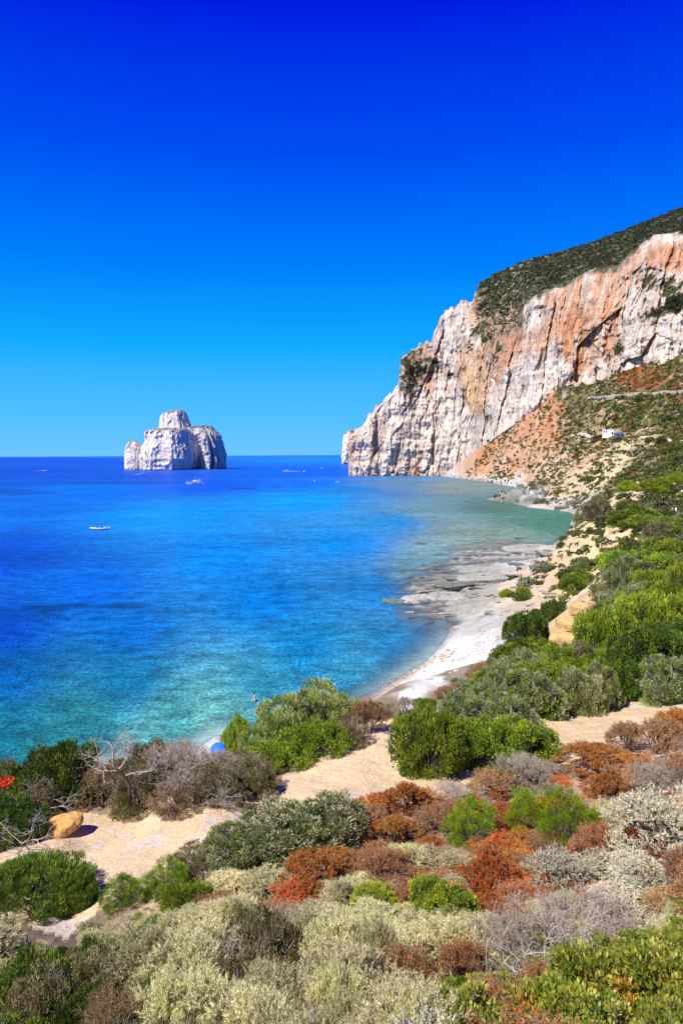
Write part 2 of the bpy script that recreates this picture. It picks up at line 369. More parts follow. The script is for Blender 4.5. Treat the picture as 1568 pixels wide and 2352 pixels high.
# rocky foreshore of the far coast
fs_ = (GR > 350) * sstep(-1, .4, GZ) * (1 - sstep(5, 9, GZ))
GZ = GZ + fs_ * (np.abs(vn(GX / 3.0, GY / 3.0, s=41)) * 2.6 + ridge(GX / 9, GY / 9, s=42) * 1.6)
sb_ = sstep(1225, 1260, PXg) * (1 - sstep(1400, 1470, PXg)) * sstep(1195, 1205, PYg) * (1 - sstep(1390, 1430, PYg)) * (GR > 110) * (GR < 230) * sstep(1.5, 4, GZ)
GZ = GZ - sb_ * (np.abs(vn(GX / 5.5 + GZ * .1, GY / 7, s=46)) * 2.6 + ridge(GX / 2.2, GY / 3, s=47) * .5 - .6)
# dark rock point
p_ = at_z(np.array([1192.]), np.array([1143.]), 2.0)[0]
dp = np.exp(-(((GX - p_[0]) / 20) ** 2 + ((GY - p_[1] - 8) / 26) ** 2)); GZ = GZ + dp * (2.5 + 8 * np.abs(ridge(GX / 6, GY / 8, s=44, o=4)) + 2.5 * vn(GX / 1.6, GY / 1.6, s=48))
def hz(x, y):
    a = np.degrees(np.arctan2(x, y)); return bil(GZ, AZ, LR, a, np.log(np.hypot(x, y)))
_lr = np.linspace(math.log(1.5), math.log(1250), 1500)
def ground(px, py):
    """first place where the sight line through (px, py) meets the ground"""
    v = rays(np.array(float(px)), np.array(float(py))); h = math.hypot(v[0], v[1]); r = np.exp(_lr)
    x, y, z = v[0] / h * r, v[1] / h * r, CAMZ + v[2] / h * r
    g = np.maximum(hz(x, y), 0.0); k = np.nonzero(z < g)[0]
    k = k[0] if len(k) else len(r) - 1
    return np.array([x[k], y[k], g[k]])

def inpoly(x, y, poly):
    ins = np.zeros(np.shape(x), bool); n = len(poly)
    for i in range(n):
        x1, y1 = poly[i][:2]; x2, y2 = poly[(i + 1) % n][:2]
        c = ((y1 > y) != (y2 > y)) & (x < (x2 - x1) * (y - y1) / (y2 - y1 + 1e-12) + x1); ins ^= c
    return ins
PATHS = [[(90, 1905), (180, 1870), (300, 1880), (420, 1872), (500, 1862), (580, 1830), (640, 1790), (720, 1755), (790, 1712), (830, 1685), (870, 1660), (960, 1640), (1080, 1612), (1200, 1640),
          (1300, 1630), (1400, 1590), (1480, 1580), (1568, 1600), (1700, 1600), (1700, 1650), (1568, 1650), (1440, 1690), (1400, 1700), (1330, 1730), (1270, 1760), (1180, 1790),
          (1090, 1810), (1000, 1850), (930, 1860), (860, 1850), (760, 1850), (640, 1870), (560, 1890), (480, 1960), (380, 2000), (330, 2050), (250, 2070), (190, 2130), (120, 2160), (60, 2120), (0, 2040), (-60, 1990), (20, 1950)]]
PATHS = [[ground(px, py) for px, py in pg] for pg in PATHS]
wx = GX + fbm(GX / .9, GY / .9, s=51) * .35; wy = GY + fbm(GX / .9, GY / .9, s=52) * .35
pathm = np.zeros(GX.shape, bool)
for pg in PATHS: pathm |= inpoly(wx, wy, pg) & (GR < 45)
# ground colours: nearest of a set of described patches, borders roughened
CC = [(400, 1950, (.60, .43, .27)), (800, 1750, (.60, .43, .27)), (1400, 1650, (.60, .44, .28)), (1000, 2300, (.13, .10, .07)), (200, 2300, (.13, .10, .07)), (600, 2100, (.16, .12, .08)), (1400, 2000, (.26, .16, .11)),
      (1000, 1950, (.30, .19, .12)), (1300, 1500, (.22, .17, .09)), (1500, 1400, (.2, .16, .08)), (1320, 1430, (.62, .44, .22)), (1400, 1375, (.62, .45, .24)), (1360, 1415, (.62, .44, .22)), (1430, 1360, (.60, .43, .24)), (1310, 1480, (.60, .42, .2)), (600, 1700, (.2, .15, .09)), (1100, 1580, (.2, .16, .09)),
      (1000, 1560, (.78, .75, .69)), (940, 1600, (.80, .77, .71)), (1080, 1500, (.72, .69, .61)), (1040, 1535, (.78, .75, .68)), (505, 1700, (.74, .72, .68)), (1120, 1440, (.50, .49, .43)), (1180, 1400, (.55, .46, .33)), (1230, 1360, (.60, .44, .28)), (1200, 1345, (.60, .47, .33)),
      (1090, 1370, (.34, .34, .28)), (1000, 1330, (.24, .24, .19)), (1100, 1320, (.36, .355, .30)), (1180, 1300, (.44, .42, .37)), (1230, 1265, (.36, .36, .33)), (960, 1390, (.27, .27, .24)), (1260, 1320, (.62, .40, .25)),
      (1310, 1260, (.66, .49, .26)), (1340, 1215, (.64, .47, .24)), (1400, 1250, (.66, .50, .27)), (1450, 1230, (.64, .48, .25)), (1540, 1180, (.58, .45, .28)), (500, 1690, (.68, .66, .63)), (300, 1740, (.6, .6, .56)),
      (1190, 1145, (.22, .22, .20)), (1215, 1140, (.26, .26, .24)), (1160, 1112, (.50, .47, .44)), (1060, 1100, (.56, .52, .48)), (1250, 1160, (.50, .44, .36)), (1330, 1170, (.40, .37, .32)),
      (1300, 1120, (.56, .42, .26)), (1380, 1080, (.60, .47, .27)), (1420, 1055, (.62, .50, .29)), (1480, 1120, (.56, .44, .27)), (1560, 1110, (.56, .44, .27)), (1250, 1090, (.54, .38, .24)), (1150, 1085, (.52, .36, .23)),
      (1200, 1010, (.50, .26, .13)), (1260, 970, (.50, .24, .11)), (1110, 1050, (.48, .23, .11)), (1070, 1080, (.46, .28, .17)), (1130, 1000, (.44, .22, .10)), (1230, 1050, (.50, .30, .16)), (1330, 1030, (.50, .33, .2)), (1370, 1015, (.54, .32, .18)),
      (1300, 900, (.12, .11, .045)), (1350, 930, (.19, .13, .06)), (1450, 870, (.28, .09, .025)), (1500, 840, (.20, .11, .03)), (1560, 830, (.14, .12, .03)), (1568, 880, (.20, .09, .03)), (1450, 960, (.12, .115, .03)), (1540, 950, (.11, .115, .03)),
      (1350, 985, (.24, .18, .09)), (1480, 1010, (.40, .30, .17)), (1550, 1040, (.20, .13, .05)), (1530, 1080, (.14, .13, .05)), (1440, 1090, (.3, .25, .12)), (1400, 905, (.40, .28, .18)), (1320, 880, (.14, .10, .05))]
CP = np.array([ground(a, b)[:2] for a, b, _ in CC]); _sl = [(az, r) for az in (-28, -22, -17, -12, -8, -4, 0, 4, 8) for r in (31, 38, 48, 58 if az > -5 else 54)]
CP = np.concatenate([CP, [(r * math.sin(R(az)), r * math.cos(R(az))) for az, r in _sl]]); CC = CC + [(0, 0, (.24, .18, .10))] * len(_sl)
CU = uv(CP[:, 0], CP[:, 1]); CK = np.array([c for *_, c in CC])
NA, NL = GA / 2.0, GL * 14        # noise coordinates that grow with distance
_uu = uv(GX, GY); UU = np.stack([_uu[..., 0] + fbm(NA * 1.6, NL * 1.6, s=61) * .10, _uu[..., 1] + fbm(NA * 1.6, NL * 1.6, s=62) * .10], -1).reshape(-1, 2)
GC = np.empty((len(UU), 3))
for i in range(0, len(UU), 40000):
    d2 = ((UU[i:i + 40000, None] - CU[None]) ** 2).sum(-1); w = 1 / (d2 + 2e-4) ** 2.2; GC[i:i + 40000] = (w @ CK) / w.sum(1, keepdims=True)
GC = GC.reshape(GX.shape + (3,))
GC[pathm] = (.67, .50, .30)
pe = fbm(GX / 2.2, GY / 2.2, s=71)
gv = pathm & (pe + .35 * vn(GX * 3, GY * 3, s=72) > .22); GC[gv] = (.62, .52, .42)        # bare gravel patches on the path
blend = (GR < 30) & ~pathm & (GR > 15) & (fbm(GX / 1.2, GY / 1.2, s=73) > .1); GC[blend] = GC[blend] * .6 + np.array([.45, .32, .21]) * .4
# wet, dark rock at the waterline
GC = GC * (1 - .45 * (shelf * (1 - sstep(-.35, .15, bed)))[..., None])
wet = np.exp(-((GZ - .0) / .22) ** 2) * (GR > 60) * (shelf + .5 * bk > .15); GC = GC * (1 - .55 * wet[..., None]); wet2 = np.exp(-((GZ - .05) / .16) ** 2) * (GR > 62) * (GR < 300) * (1 - np.clip(shelf, 0, 1)); GC = GC * (1 - .32 * wet2[..., None])
gul = (GR > 150) * sstep(.25, .6, ridge(GX / 16, GY / 16, s=5)) * .0
st_ = (GR > 100) & (GR < 900) & (vn(NA * 6, NL * 7, s=81) > .62) & (GZ > 1); GC[st_] *= .62
st2 = (GR > 100) & (GR < 900) & (vn(NA * 8, NL * 9, s=82) > .60) & (GZ > 1); GC[st2] = GC[st2] * .6 + np.array([.62, .54, .42]) * .4
vid = np.stack([GX, GY, GZ], -1).reshape(-1, 3); gcol = GC.reshape(-1, 3)
gf = grid_faces(len(AZ), len(LR))
fz = GZ.reshape(-1)[gf].max(1); fr_ = GR.reshape(-1)[gf[:, 0]]; fpath = pathm.reshape(-1)[gf].sum(1) >= 2
fpx = PXg.reshape(-1)[gf[:, 0]]
keep = fz > -3.0
beachm = (GZ.reshape(-1)[gf].mean(1) < 3.4) & (fr_ > 62) & (fr_ < 300)
def sub(name, mask):
    f = gf[mask]; u, inv = np.unique(f, return_inverse=True)
    me = mesh_np(name, vid[u], inv.reshape(f.shape), GROUND, gcol[u], smooth=True)
    return tag(link(name, me), kind='structure')
sub('dirt_path', keep & fpath)
tag(sub('rocky_beach', keep & beachm & ~fpath), 'pale rock shelf and beach running out into the shallow water')
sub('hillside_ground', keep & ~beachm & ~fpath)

# ------------------------------------------------------------------ sea
SC_ = [(0, 1056, (0, 62, 212)), (300, 1060, (0, 68, 212)), (650, 1052, (10, 110, 235)), (750, 1056, (10, 120, 240)), (900, 1052, (10, 120, 240)), (0, 1085, (0, 62, 205)), (300, 1090, (0, 72, 210)), (600, 1085, (0, 84, 222)), (750, 1085, (0, 85, 230)),
       (0, 1110, (0, 74, 205)), (500, 1115, (0, 75, 220)), (700, 1112, (0, 95, 230)), (200, 1130, (0, 95, 225)), (0, 1170, (0, 95, 220)), (400, 1180, (0, 125, 230)), (700, 1150, (0, 135, 235)), (820, 1120, (20, 110, 200)),
       (900, 1115, (90, 125, 165)), (1050, 1120, (125, 138, 138)), (1000, 1180, (110, 142, 155)), (1150, 1170, (85, 125, 112)), (1250, 1200, (72, 125, 108)), (1300, 1200, (68, 122, 104)), (1150, 1230, (125, 142, 132)), (1060, 1215, (125, 142, 142)), (900, 1200, (20, 125, 200)),  # greyish points below the cliff carry its reflection in the water colour
       (1010, 1275, (115, 145, 155)), (1100, 1265, (140, 145, 130)), (800, 1250, (0, 115, 215)), (500, 1280, (0, 115, 225)), (0, 1280, (0, 65, 195)), (200, 1350, (0, 85, 205)), (600, 1380, (0, 105, 205)), (850, 1350, (20, 110, 190)), (960, 1320, (95, 130, 145)),
       (0, 1450, (0, 60, 180)), (300, 1450, (0, 90, 190)), (700, 1480, (15, 115, 180)), (900, 1480, (30, 110, 165)), (0, 1560, (5, 80, 160)), (300, 1560, (20, 110, 160)), (600, 1580, (45, 132, 165)), (800, 1560, (50, 132, 170)), (950, 1500, (50, 120, 160)),
       (0, 1680, (25, 105, 130)), (200, 1660, (40, 115, 128)), (400, 1660, (66, 140, 148)), (560, 1640, (92, 155, 162)), (350, 1720, (100, 162, 162)), (100, 1730, (40, 115, 125)), (480, 1690, (130, 190, 185)), (1020, 1420, (60, 110, 150)), (870, 1560, (70, 145, 180))]
def lin(c): c = np.array(c) / 255.; return np.where(c <= .04045, c / 12.92, ((c + .055) / 1.055) ** 2.4)
SP = np.array([at_z(np.array(float(a)), np.array(float(b)), 0.)[:2] for a, b, _ in SC_]); SU = uv(SP[:, 0], SP[:, 1]); SK = np.array([lin(c) for *_, c in SC_])
sa = np.concatenate([np.linspace(-180, -32, 30)[:-1], np.linspace(-32, 32, 260), np.linspace(32, 180, 30)[1:]])
sr = np.concatenate([np.geomspace(20, 3000, 420), np.geomspace(3000, 120000, 16)[1:]])
SA, SR = np.meshgrid(sa, sr, indexing='ij'); SX, SY = SR * np.sin(np.radians(SA)), SR * np.cos(np.radians(SA))
U = uv(np.where(np.abs(SA) < 100, SX, SX), np.where(np.abs(SA) < 100, SY, np.abs(SY))).reshape(-1, 2)
SCo = np.empty((len(U), 3))
for i in range(0, len(U), 40000):
    d2 = ((U[i:i + 40000, None] - SU[None]) ** 2 * np.array([1.0, 2.0])).sum(-1); w = 1 / (d2 + 1.6e-2) ** 1.8; SCo[i:i + 40000] = (w @ SK) / w.sum(1, keepdims=True)
inr = (SR < 1290) & (np.abs(SA) < 61)
bedz = np.where(inr, hz(np.where(inr, SX, 1.), np.where(inr, SY, 50.)), -9)
alpha = sstep(0.05, 1.1, -bedz)
seav = np.stack([SX, SY, np.zeros_like(SX)], -1).reshape(-1, 3)
sme = mesh_np('sea', seav, grid_faces(len(sa), len(sr)), None, SCo, smooth=True)
aa = sme.attributes.new('opac', 'FLOAT', 'POINT'); aa.data.foreach_set('value', alpha.reshape(-1).astype(np.float32))
spx, spy = project(seav); sn = fbm(seav[:, 0] / 9, seav[:, 1] / 22, s=131) 
wm = np.zeros(len(seav))
for x, y, a, b, k in ((210, 1392, 150, 9, .7), (120, 1398, 60, 7, .8), (345, 1510, 36, 5, .9), (110, 1556, 80, 9, .8), (60, 1562, 30, 6, .7), (560, 1122, 30, 3, .7), (30, 1130, 120, 7, .6), (260, 1108, 150, 5, .5), (640, 1118, 20, 3, .6), (480, 1404, 30, 4, .5), (275, 1546, 20, 3, .6), (1020, 1395, 50, 16, .35), (985, 1445, 40, 14, .5), (880, 1345, 60, 8, .4), (900, 1310, 40, 5, .4)):
    wm = np.maximum(wm, k * sstep(.25, .8, np.exp(-(((spx - x) / a) ** 2 + ((spy - y) / b) ** 2)) * (1 + sn * .9)))
opn = sstep(1.6, 4.0, SCo[:, 2] / (SCo[:, 1] + 1e-3))[:, None]; SCo = SCo * (1 - .55 * wm[:, None]) * (opn * np.array([.72, 1.14, .80]) + (1 - opn) * np.array([.84, 1.02, .88])) * .92 * (1 - .14 * np.exp(-(((spx - 1150) / 220) ** 2 + ((spy - 1170) / 60) ** 2)))[:, None]
sme.color_attributes['Col'].data.foreach_set('color', np.c_[SCo, np.ones(len(SCo))].astype(np.float32).ravel())
def sea_mat():
    m, n, l, b = new_mat('sea_water')
    at = n.new('ShaderNodeAttribute'); at.attribute_name = 'Col'; ao = n.new('ShaderNodeAttribute'); ao.attribute_name = 'opac'
    g = n.new('ShaderNodeNewGeometry'); P = g.outputs['Position']
    c, a0 = mulnoise(n, l, at.outputs['Color'], P, 0.03, 0.86, 1.08, detail=4, stretch=(.5, 1, 1), dist=.5, p0=.36, p1=.62)   # weed meadows and sand on the bed
    c, a1 = mulnoise(n, l, c, P, 0.30, 0.66, 1.34, detail=3, stretch=(.8, 1.1, 1))  # ripples of several sizes, their light and shade painted into the colour
    c, a5 = mulnoise(n, l, c, P, 0.10, 0.84, 1.16, detail=3, stretch=(.6, 1.1, 1))
    c, a2 = mulnoise(n, l, c, P, 2.3, 0.50, 1.55, detail=3, stretch=(.9, 1.0, 1), dist=.3, p0=.34, p1=.68)
    c, a6 = mulnoise(n, l, c, P, 0.8, 0.72, 1.28, detail=2, stretch=(.8, 1.1, 1))
    c, a4 = mulnoise(n, l, c, P, 0.0022, 0.85, 1.1, detail=5, stretch=(.25, 2.2, 1))
    l.new(c, b.inputs['Base Color']); b.inputs['Roughness'].default_value = .6; b.inputs['Specular IOR Level'].default_value = 0
    last = None
    for s, d, st in ((0.22, .55, (.6, 1.3, 1)), (1.1, .20, (.6, 1.3, 1)), (4.5, .045, (.8, 1.2, 1))):
        mp = n.new('ShaderNodeMapping'); mp.inputs['Scale'].default_value = st; mp.inputs['Rotation'].default_value = (0, 0, R(-14)); l.new(P, mp.inputs[0])
        nt = n.new('ShaderNodeTexNoise'); nt.inputs['Scale'].default_value = s; nt.inputs['Detail'].default_value = 4; l.new(mp.outputs[0], nt.inputs['Vector'])
        bp = n.new('ShaderNodeBump'); bp.inputs['Strength'].default_value = 1; bp.inputs['Distance'].default_value = d
        l.new(nt.outputs[0], bp.inputs['Height'])
        if last: l.new(last, bp.inputs['Normal'])
        last = bp.outputs[0]
    l.new(last, b.inputs['Normal'])
    tr = n.new('ShaderNodeBsdfTransparent'); tr.inputs[0].default_value = (.78, .95, .97, 1)
    gl = n.new('ShaderNodeBsdfGlossy'); gl.inputs['Roughness'].default_value = .28; l.new(last, gl.inputs['Normal'])
    fr = n.new('ShaderNodeFresnel'); fr.inputs[0].default_value = 1.33; l.new(last, fr.inputs['Normal'])
    m1 = n.new('ShaderNodeMixShader'); l.new(fr.outputs[0], m1.inputs[0]); l.new(tr.outputs[0], m1.inputs[1]); l.new(gl.outputs[0], m1.inputs[2])
    mr = n.new('ShaderNodeMapRange'); l.new(ao.outputs['Fac'], mr.inputs[0]); mr.inputs[3].default_value = .12; mr.inputs[4].default_value = 1
    fm = n.new('ShaderNodeMath'); fm.operation = 'MULTIPLY'; fm.inputs[1].default_value = .24; l.new(fr.outputs[0], fm.inputs[0])      # a choppy sea mirrors far less at grazing angles than a flat one
    m3 = n.new('ShaderNodeMixShader'); l.new(fm.outputs[0], m3.inputs[0]); l.new(b.outputs[0], m3.inputs[1]); l.new(gl.outputs[0], m3.inputs[2])
    m2 = n.new('ShaderNodeMixShader'); l.new(mr.outputs[0], m2.inputs[0]); l.new(m1.outputs[0], m2.inputs[1]); l.new(m3.outputs[0], m2.inputs[2])
    l.new(m2.outputs[0], n['Material Output'].inputs[0])
    return m
SEA = sea_mat(); sme.materials.append(SEA)
tag(link('sea', sme), kind='structure')

# ------------------------------------------------------------------ the great cliff
C_base = [(800, 1104, 1130), (860, 1108, 1122), (940, 1110, 1110), (1040, 1112, 1075), (1060, 1092, 1050), (1090, 1058, 1010), (1130, 1010, 965), (1180, 975, 925), (1240, 950, 890), (1285, 905, 855), (1350, 890, 835), (1420, 880, 815), (1470, 868, 798), (1568, 835, 780), (1720, 780, 740)]
C_foot = [(800, 1092, 1132), (860, 1093, 1122), (940, 1094, 1112), (1040, 1093, 1078), (1060, 1060, 1055), (1090, 1025, 1018), (1130, 980, 972), (1180, 950, 932), (1240, 926, 897), (1285, 868, 862), (1350, 866, 842), (1420, 852, 822), (1470, 842, 805), (1568, 806, 787), (1720, 750, 748)]
C_mid = [(800, 1040, 1137), (860, 1040, 1130), (940, 960, 1122), (1040, 950, 1100), (1090, 880, 1060), (1130, 860, 1010), (1180, 830, 962), (1240, 800, 922), (1285, 770, 885), (1350, 750, 862), (1420, 740, 842), (1470, 720, 826), (1568, 690, 806), (1720, 640, 770)]
C_top = [(800, 996, 1142), (830, 990, 1142), (850, 958, 1142), (885, 920, 1142), (915, 893, 1142), (921, 826, 1146), (945, 806, 1150), (990, 790, 1150), (1010, 738, 1146), (1060, 700, 1142), (1085, 712, 1130), (1110, 760, 1090), (1145, 780, 1040), (1185, 770, 1000), (1200, 720, 985), (1220, 684, 972), (1290, 660, 945), (1350, 622, 925), (1420, 610, 905), (1450, 580, 895), (1500, 540, 885), (1568, 536, 870), (1720, 480, 830)]
C_sky = [(800, 992, 1150), (830, 985, 1150), (845, 955, 1150), (880, 917, 1150), (914, 888, 1150), (920, 822, 1155), (945, 800, 1160), (990, 781, 1165), (1010, 731, 1165), (1060, 690, 1170), (1085, 690, 1175), (1100, 652, 1180), (1130, 630, 1180), (1200, 600, 1190), (1300, 574, 1190), (1400, 541, 1180), (1500, 501, 1160), (1568, 474, 1140), (1720, 400, 1100)]
NU = 620
ux = np.linspace(800, 1700, NU)
def curve(C): C = np.array(C, float); return np.interp(ux, C[:, 0], C[:, 1]), np.interp(ux, C[:, 0], C[:, 2])
cs = [curve(C) for C in (C_base, C_foot, C_mid, C_top, C_sky)]
rowsn = [6, 130, 130, 110]
PYc, Rc, Vc = [], [], []
for k in range(4):
    (p0, r0), (p1, r1) = cs[k], cs[k + 1]
    for t in np.linspace(0, 1, rowsn[k], endpoint=(k == 3)):
        PYc.append(p0 + (p1 - p0) * t); Rc.append(r0 + (r1 - r0) * t); Vc.append(k + t)
PYc = np.array(PYc).T; Rc = np.array(Rc).T; Vc = np.array(Vc)[None].repeat(NU, 0); PXc = ux[:, None].repeat(PYc.shape[1], 1)
B0 = at_r(PXc, PYc, Rc)
s_ = B0[..., 0] * .82 - B0[..., 1] * .57; zz = B0[..., 2]
B0x = fbm(s_ / 14, zz / 18, s=99) * 6; bk1, bj1 = blocks((s_ + B0x) / 34, (zz + B0x) / 150, 171); bk2, bj2 = blocks((s_ + B0x) / 13, (zz - B0x) / 58, 172); bk3, bj3 = blocks((s_ + B0x * .4) / 4.6, zz / 20, 173)
wob = fbm(s_ / 60, zz / 90, s=101) * 10
face = 1 - sstep(2.7, 3.1, Vc)
d = -(ridge((s_ + wob) / 85, zz / 300, s=102, o=2) * 13 + ridge((s_ + wob) / 30, zz / 150, s=103, o=4) * 4.5 + bk1 * 5.5 + bk2 * 3.0 + bk3 * 1.6 - 1.2 * np.exp(-bj2 / .05) - 1.8 * np.exp(-bj1 / .04) + ridge((s_ + wob * .6) / 9, zz / 50, s=104, o=4) * 2.0 + fbm(s_ / 5, zz / 7, s=105) * 2.2 + fbm(s_ / 30, zz / 18, s=1051, o=4) * 6
      + ridge(s_ / 60 + zz / 90, zz / 22, s=106, o=3) * 3.5)
d = d * face + (1 - face) * (-fbm(s_ / 30, zz / 14 + B0[..., 1] / 30, s=107) * 6 - fbm(s_ / 6, B0[..., 1] / 6, s=109) * 2)
edge = sstep(800, 812, PXc)
Rd = Rc + d * (.25 + .75 * edge) * sstep(-.2, 1.0, Vc)
PYd = PYc + (Vc > 2.6) * fbm(ux / 9, 0 * ux, s=108, o=4)[:, None] * np.where(ux < 1130, 11, 2.5)[:, None] * sstep(2.6, 3.9, Vc)
PV = at_r(PXc, PYd, Rd)
# albedo: white limestone, orange iron stains, scrub
white = np.array([.70, .60, .49]); pink = np.array([.60, .40, .29]); orange = np.array([.58, .27, .12]); yel = np.array([.64, .40, .20]); grey = np.array([.46, .38, .30]); veg = np.array([.058, .068, .024]); brown = np.array([.30, .19, .12])
nzc = fbm(s_ / 22, zz / 80, s=111, o=5); nzf = fbm(s_ / 7, zz / 12, s=112, o=4)
def blob(x, y, a, b, rot=0):
    dx, dy = PXc - x, PYc - y; c_, s2 = math.cos(R(rot)), math.sin(R(rot))
    return np.exp(-(((dx * c_ + dy * s2) / a) ** 2 + ((-dx * s2 + dy * c_) / b) ** 2))
mo = sum(blob(*q) * wgt for *q, wgt in [(1300, 720, 30, 70, 0, .9), (1270, 690, 40, 30, 0, .7), (1400, 700, 22, 70, 0, 1.1), (1290, 770, 55, 50, 0, .9), (1330, 650, 25, 60, 0, .7), (1490, 590, 75, 40, -20, 1.0), (1540, 600, 60, 50, 0, .8), (1430, 650, 25, 60, 0, .8),
                                        (1180, 790, 40, 50, 30, .8), (1140, 850, 25, 60, 10, .55), (1100, 760, 30, 50, 0, .5), (1170, 740, 30, 40, 0, .5), (1410, 780, 20, 40, 0, .8), (1330, 800, 40, 50, 0, .8), (960, 860, 40, 40, 0, .4), (1060, 990, 14, 60, 0, .3), (1500, 680, 60, 30, 0, .35), (910, 1000, 20, 60, 0, .25)])
my = sum(blob(*q) * wgt for *q, wgt in [(1085, 870, 22, 90, 0, 1.1), (1060, 840, 20, 60, 0, .8), (1110, 900, 16, 70, 0, .7), (1230, 800, 30, 60, 0, .4), (1340, 820, 20, 50, 0, .5)])
mg = sum(blob(*q) * wgt for *q, wgt in [(960, 840, 50, 45, 20, .78), (935, 880, 14, 50, 0, .8), (1150, 700, 32, 70, 30, 1.2), (1120, 760, 30, 30, 0, .9), (1030, 860, 30, 10, 30, .6), (1420, 800, 18, 30, 30, .8), (1530, 710, 60, 14, -15, 1.1), (1520, 650, 60, 30, 0, .55), (1560, 690, 40, 25, 0, .8), (1240, 705, 18, 6, 0, .8),
                                        (1120, 960, 12, 10, 0, .8), (1390, 830, 20, 12, 40, .6), (1440, 640, 40, 14, 0, .4), (1080, 800, 12, 40, 0, .4), (1190, 740, 20, 30, 30, .7)])
Cc = white[None, None] * (1 + nzf[..., None] * .10)
def mixc(a, b, m): m = np.clip(m, 0, 1)[..., None]; return a * (1 - m) + b * m
Cc = mixc(Cc, pink, sstep(.05, .45, nzc + .15 * nzf) * .75)
Cc = mixc(Cc, yel, sstep(.35, .75, my + nzc * .5))
Cc = mixc(Cc, orange * (1 + .25 * nzf[..., None]), sstep(.30, .95, mo + nzc * 1.0) * .92)
stv = fbm((s_ + wob * .5) / 6, zz / 75, s=118, o=4)
Cc = mixc(Cc, white * .98, sstep(.16, .42, stv) * .6 * (mo > .2)); Cc = mixc(Cc, np.array([.36, .12, .06]), sstep(.2, .5, fbm((s_ + wob) / 9, zz / 30, s=119, o=4)) * .6 * np.clip(mo, 0, 1))
Cc = mixc(Cc, pink * .95, sstep(.12, .5, -stv) * .5); ccr = sstep(.45, .75, ridge((s_ + wob * .7) / 15, zz / 38, s=120, o=4)); Cc = Cc * (1 - .42 * ccr[..., None]) + np.array([.20, .12, .07]) * .2 * ccr[..., None]
Cc = mixc(Cc, grey, sstep(.25, .6, ridge((s_ + wob) / 11, zz / 60, s=115)) * .40)
mr_ = sum(blob(*q) * wgt for *q, wgt in [(1130, 800, 34, 60, 20, .9), (1150, 720, 60, 60, 0, .8), (960, 850, 60, 50, 0, .7), (1100, 720, 22, 60, 0, .5), (1500, 690, 80, 50, 0, .5), (1380, 800, 30, 50, 20, .4)])
Cc = mixc(Cc, brown, sstep(.25, .7, np.maximum(mg, mr_ * .8) + nzf * .35) * .65)
Cc = Cc * (1 + .10 * bk2[..., None] + .06 * bk3[..., None]); Cc = Cc * (1 - .2 * np.exp(-bj2 / .05)[..., None]) * (1 - .15 * np.exp(-bj1 / .04)[..., None])
vspk = sstep(.45, .62, np.maximum(mg, mr_ * .55) * .75 + .55 * vn(s_ / 5, zz / 5, B0[..., 1] / 5, s=116) + .25 * nzf)
Cc = mixc(Cc, veg, vspk)
topm = sstep(2.93, 3.06, Vc + nzf * .16 + nzc * .12) * sstep(1078, 1105, PXc + nzf * 12)
topc = mixc(np.broadcast_to(veg * 1.1, Cc.shape), np.array([.33, .27, .21]), sstep(.25, .5, vn(s_ / 5, B0[..., 1] / 9, zz / 5, s=117) + .45 * nzc) * np.clip((1400 - PXc) / 200, .3, 1))
ramp_ = (1 - sstep(1170, 1230, PXc)) * sstep(655, 720, PYc)
topc = mixc(topc, brown * 1.15, ramp_ * sstep(-.15, .2, nzf + .3 * nzc)); Cc = mixc(Cc, topc, topm)
Cc = mixc(Cc, np.array([.16, .14, .12]), (1 - sstep(.0, 2.2, PV[..., 2] + nzf)) * .8)      # dark tide line
# far side of the mountain: falls away behind the skyline, and the seaward end turned back
back = PV[:, -1:, :].repeat(8, 1).copy()
for q in range(8):
    t = (q + 1) / 8; back[:, q, :2] *= (1 + t * .45); back[:, q, 2] = back[:, q, 2] * (1 - t * t) - 4 * t
PV = np.concatenate([PV, back], 1); Cc = np.concatenate([Cc, np.broadcast_to(veg, back.shape)], 1)
endc = []; 
for q in range(12, 0, -1):
    t = q / 12; e = PV[0].copy(); e[:, 1] += t * 330; e[:, 0] += t * 75 + 6 * math.sin(q * 2.1); e[:, 2] *= (1 - .25 * t); endc.append(e)
PV = np.concatenate([np.array(endc), PV], 0); Cc = np.concatenate([Cc[:1].repeat(12, 0), Cc], 0)
cliff = link('limestone_cliff', mesh_np('limestone_cliff', PV.reshape(-1, 3), grid_faces(PV.shape[0], PV.shape[1]), LIME, Cc.reshape(-1, 3), smooth=False))
tag(cliff, 'towering white and orange limestone cliff dropping straight into the sea', 'cliff', kind='structure')
TOPV = (PV[12:, :-8], PXc, Vc, mg)

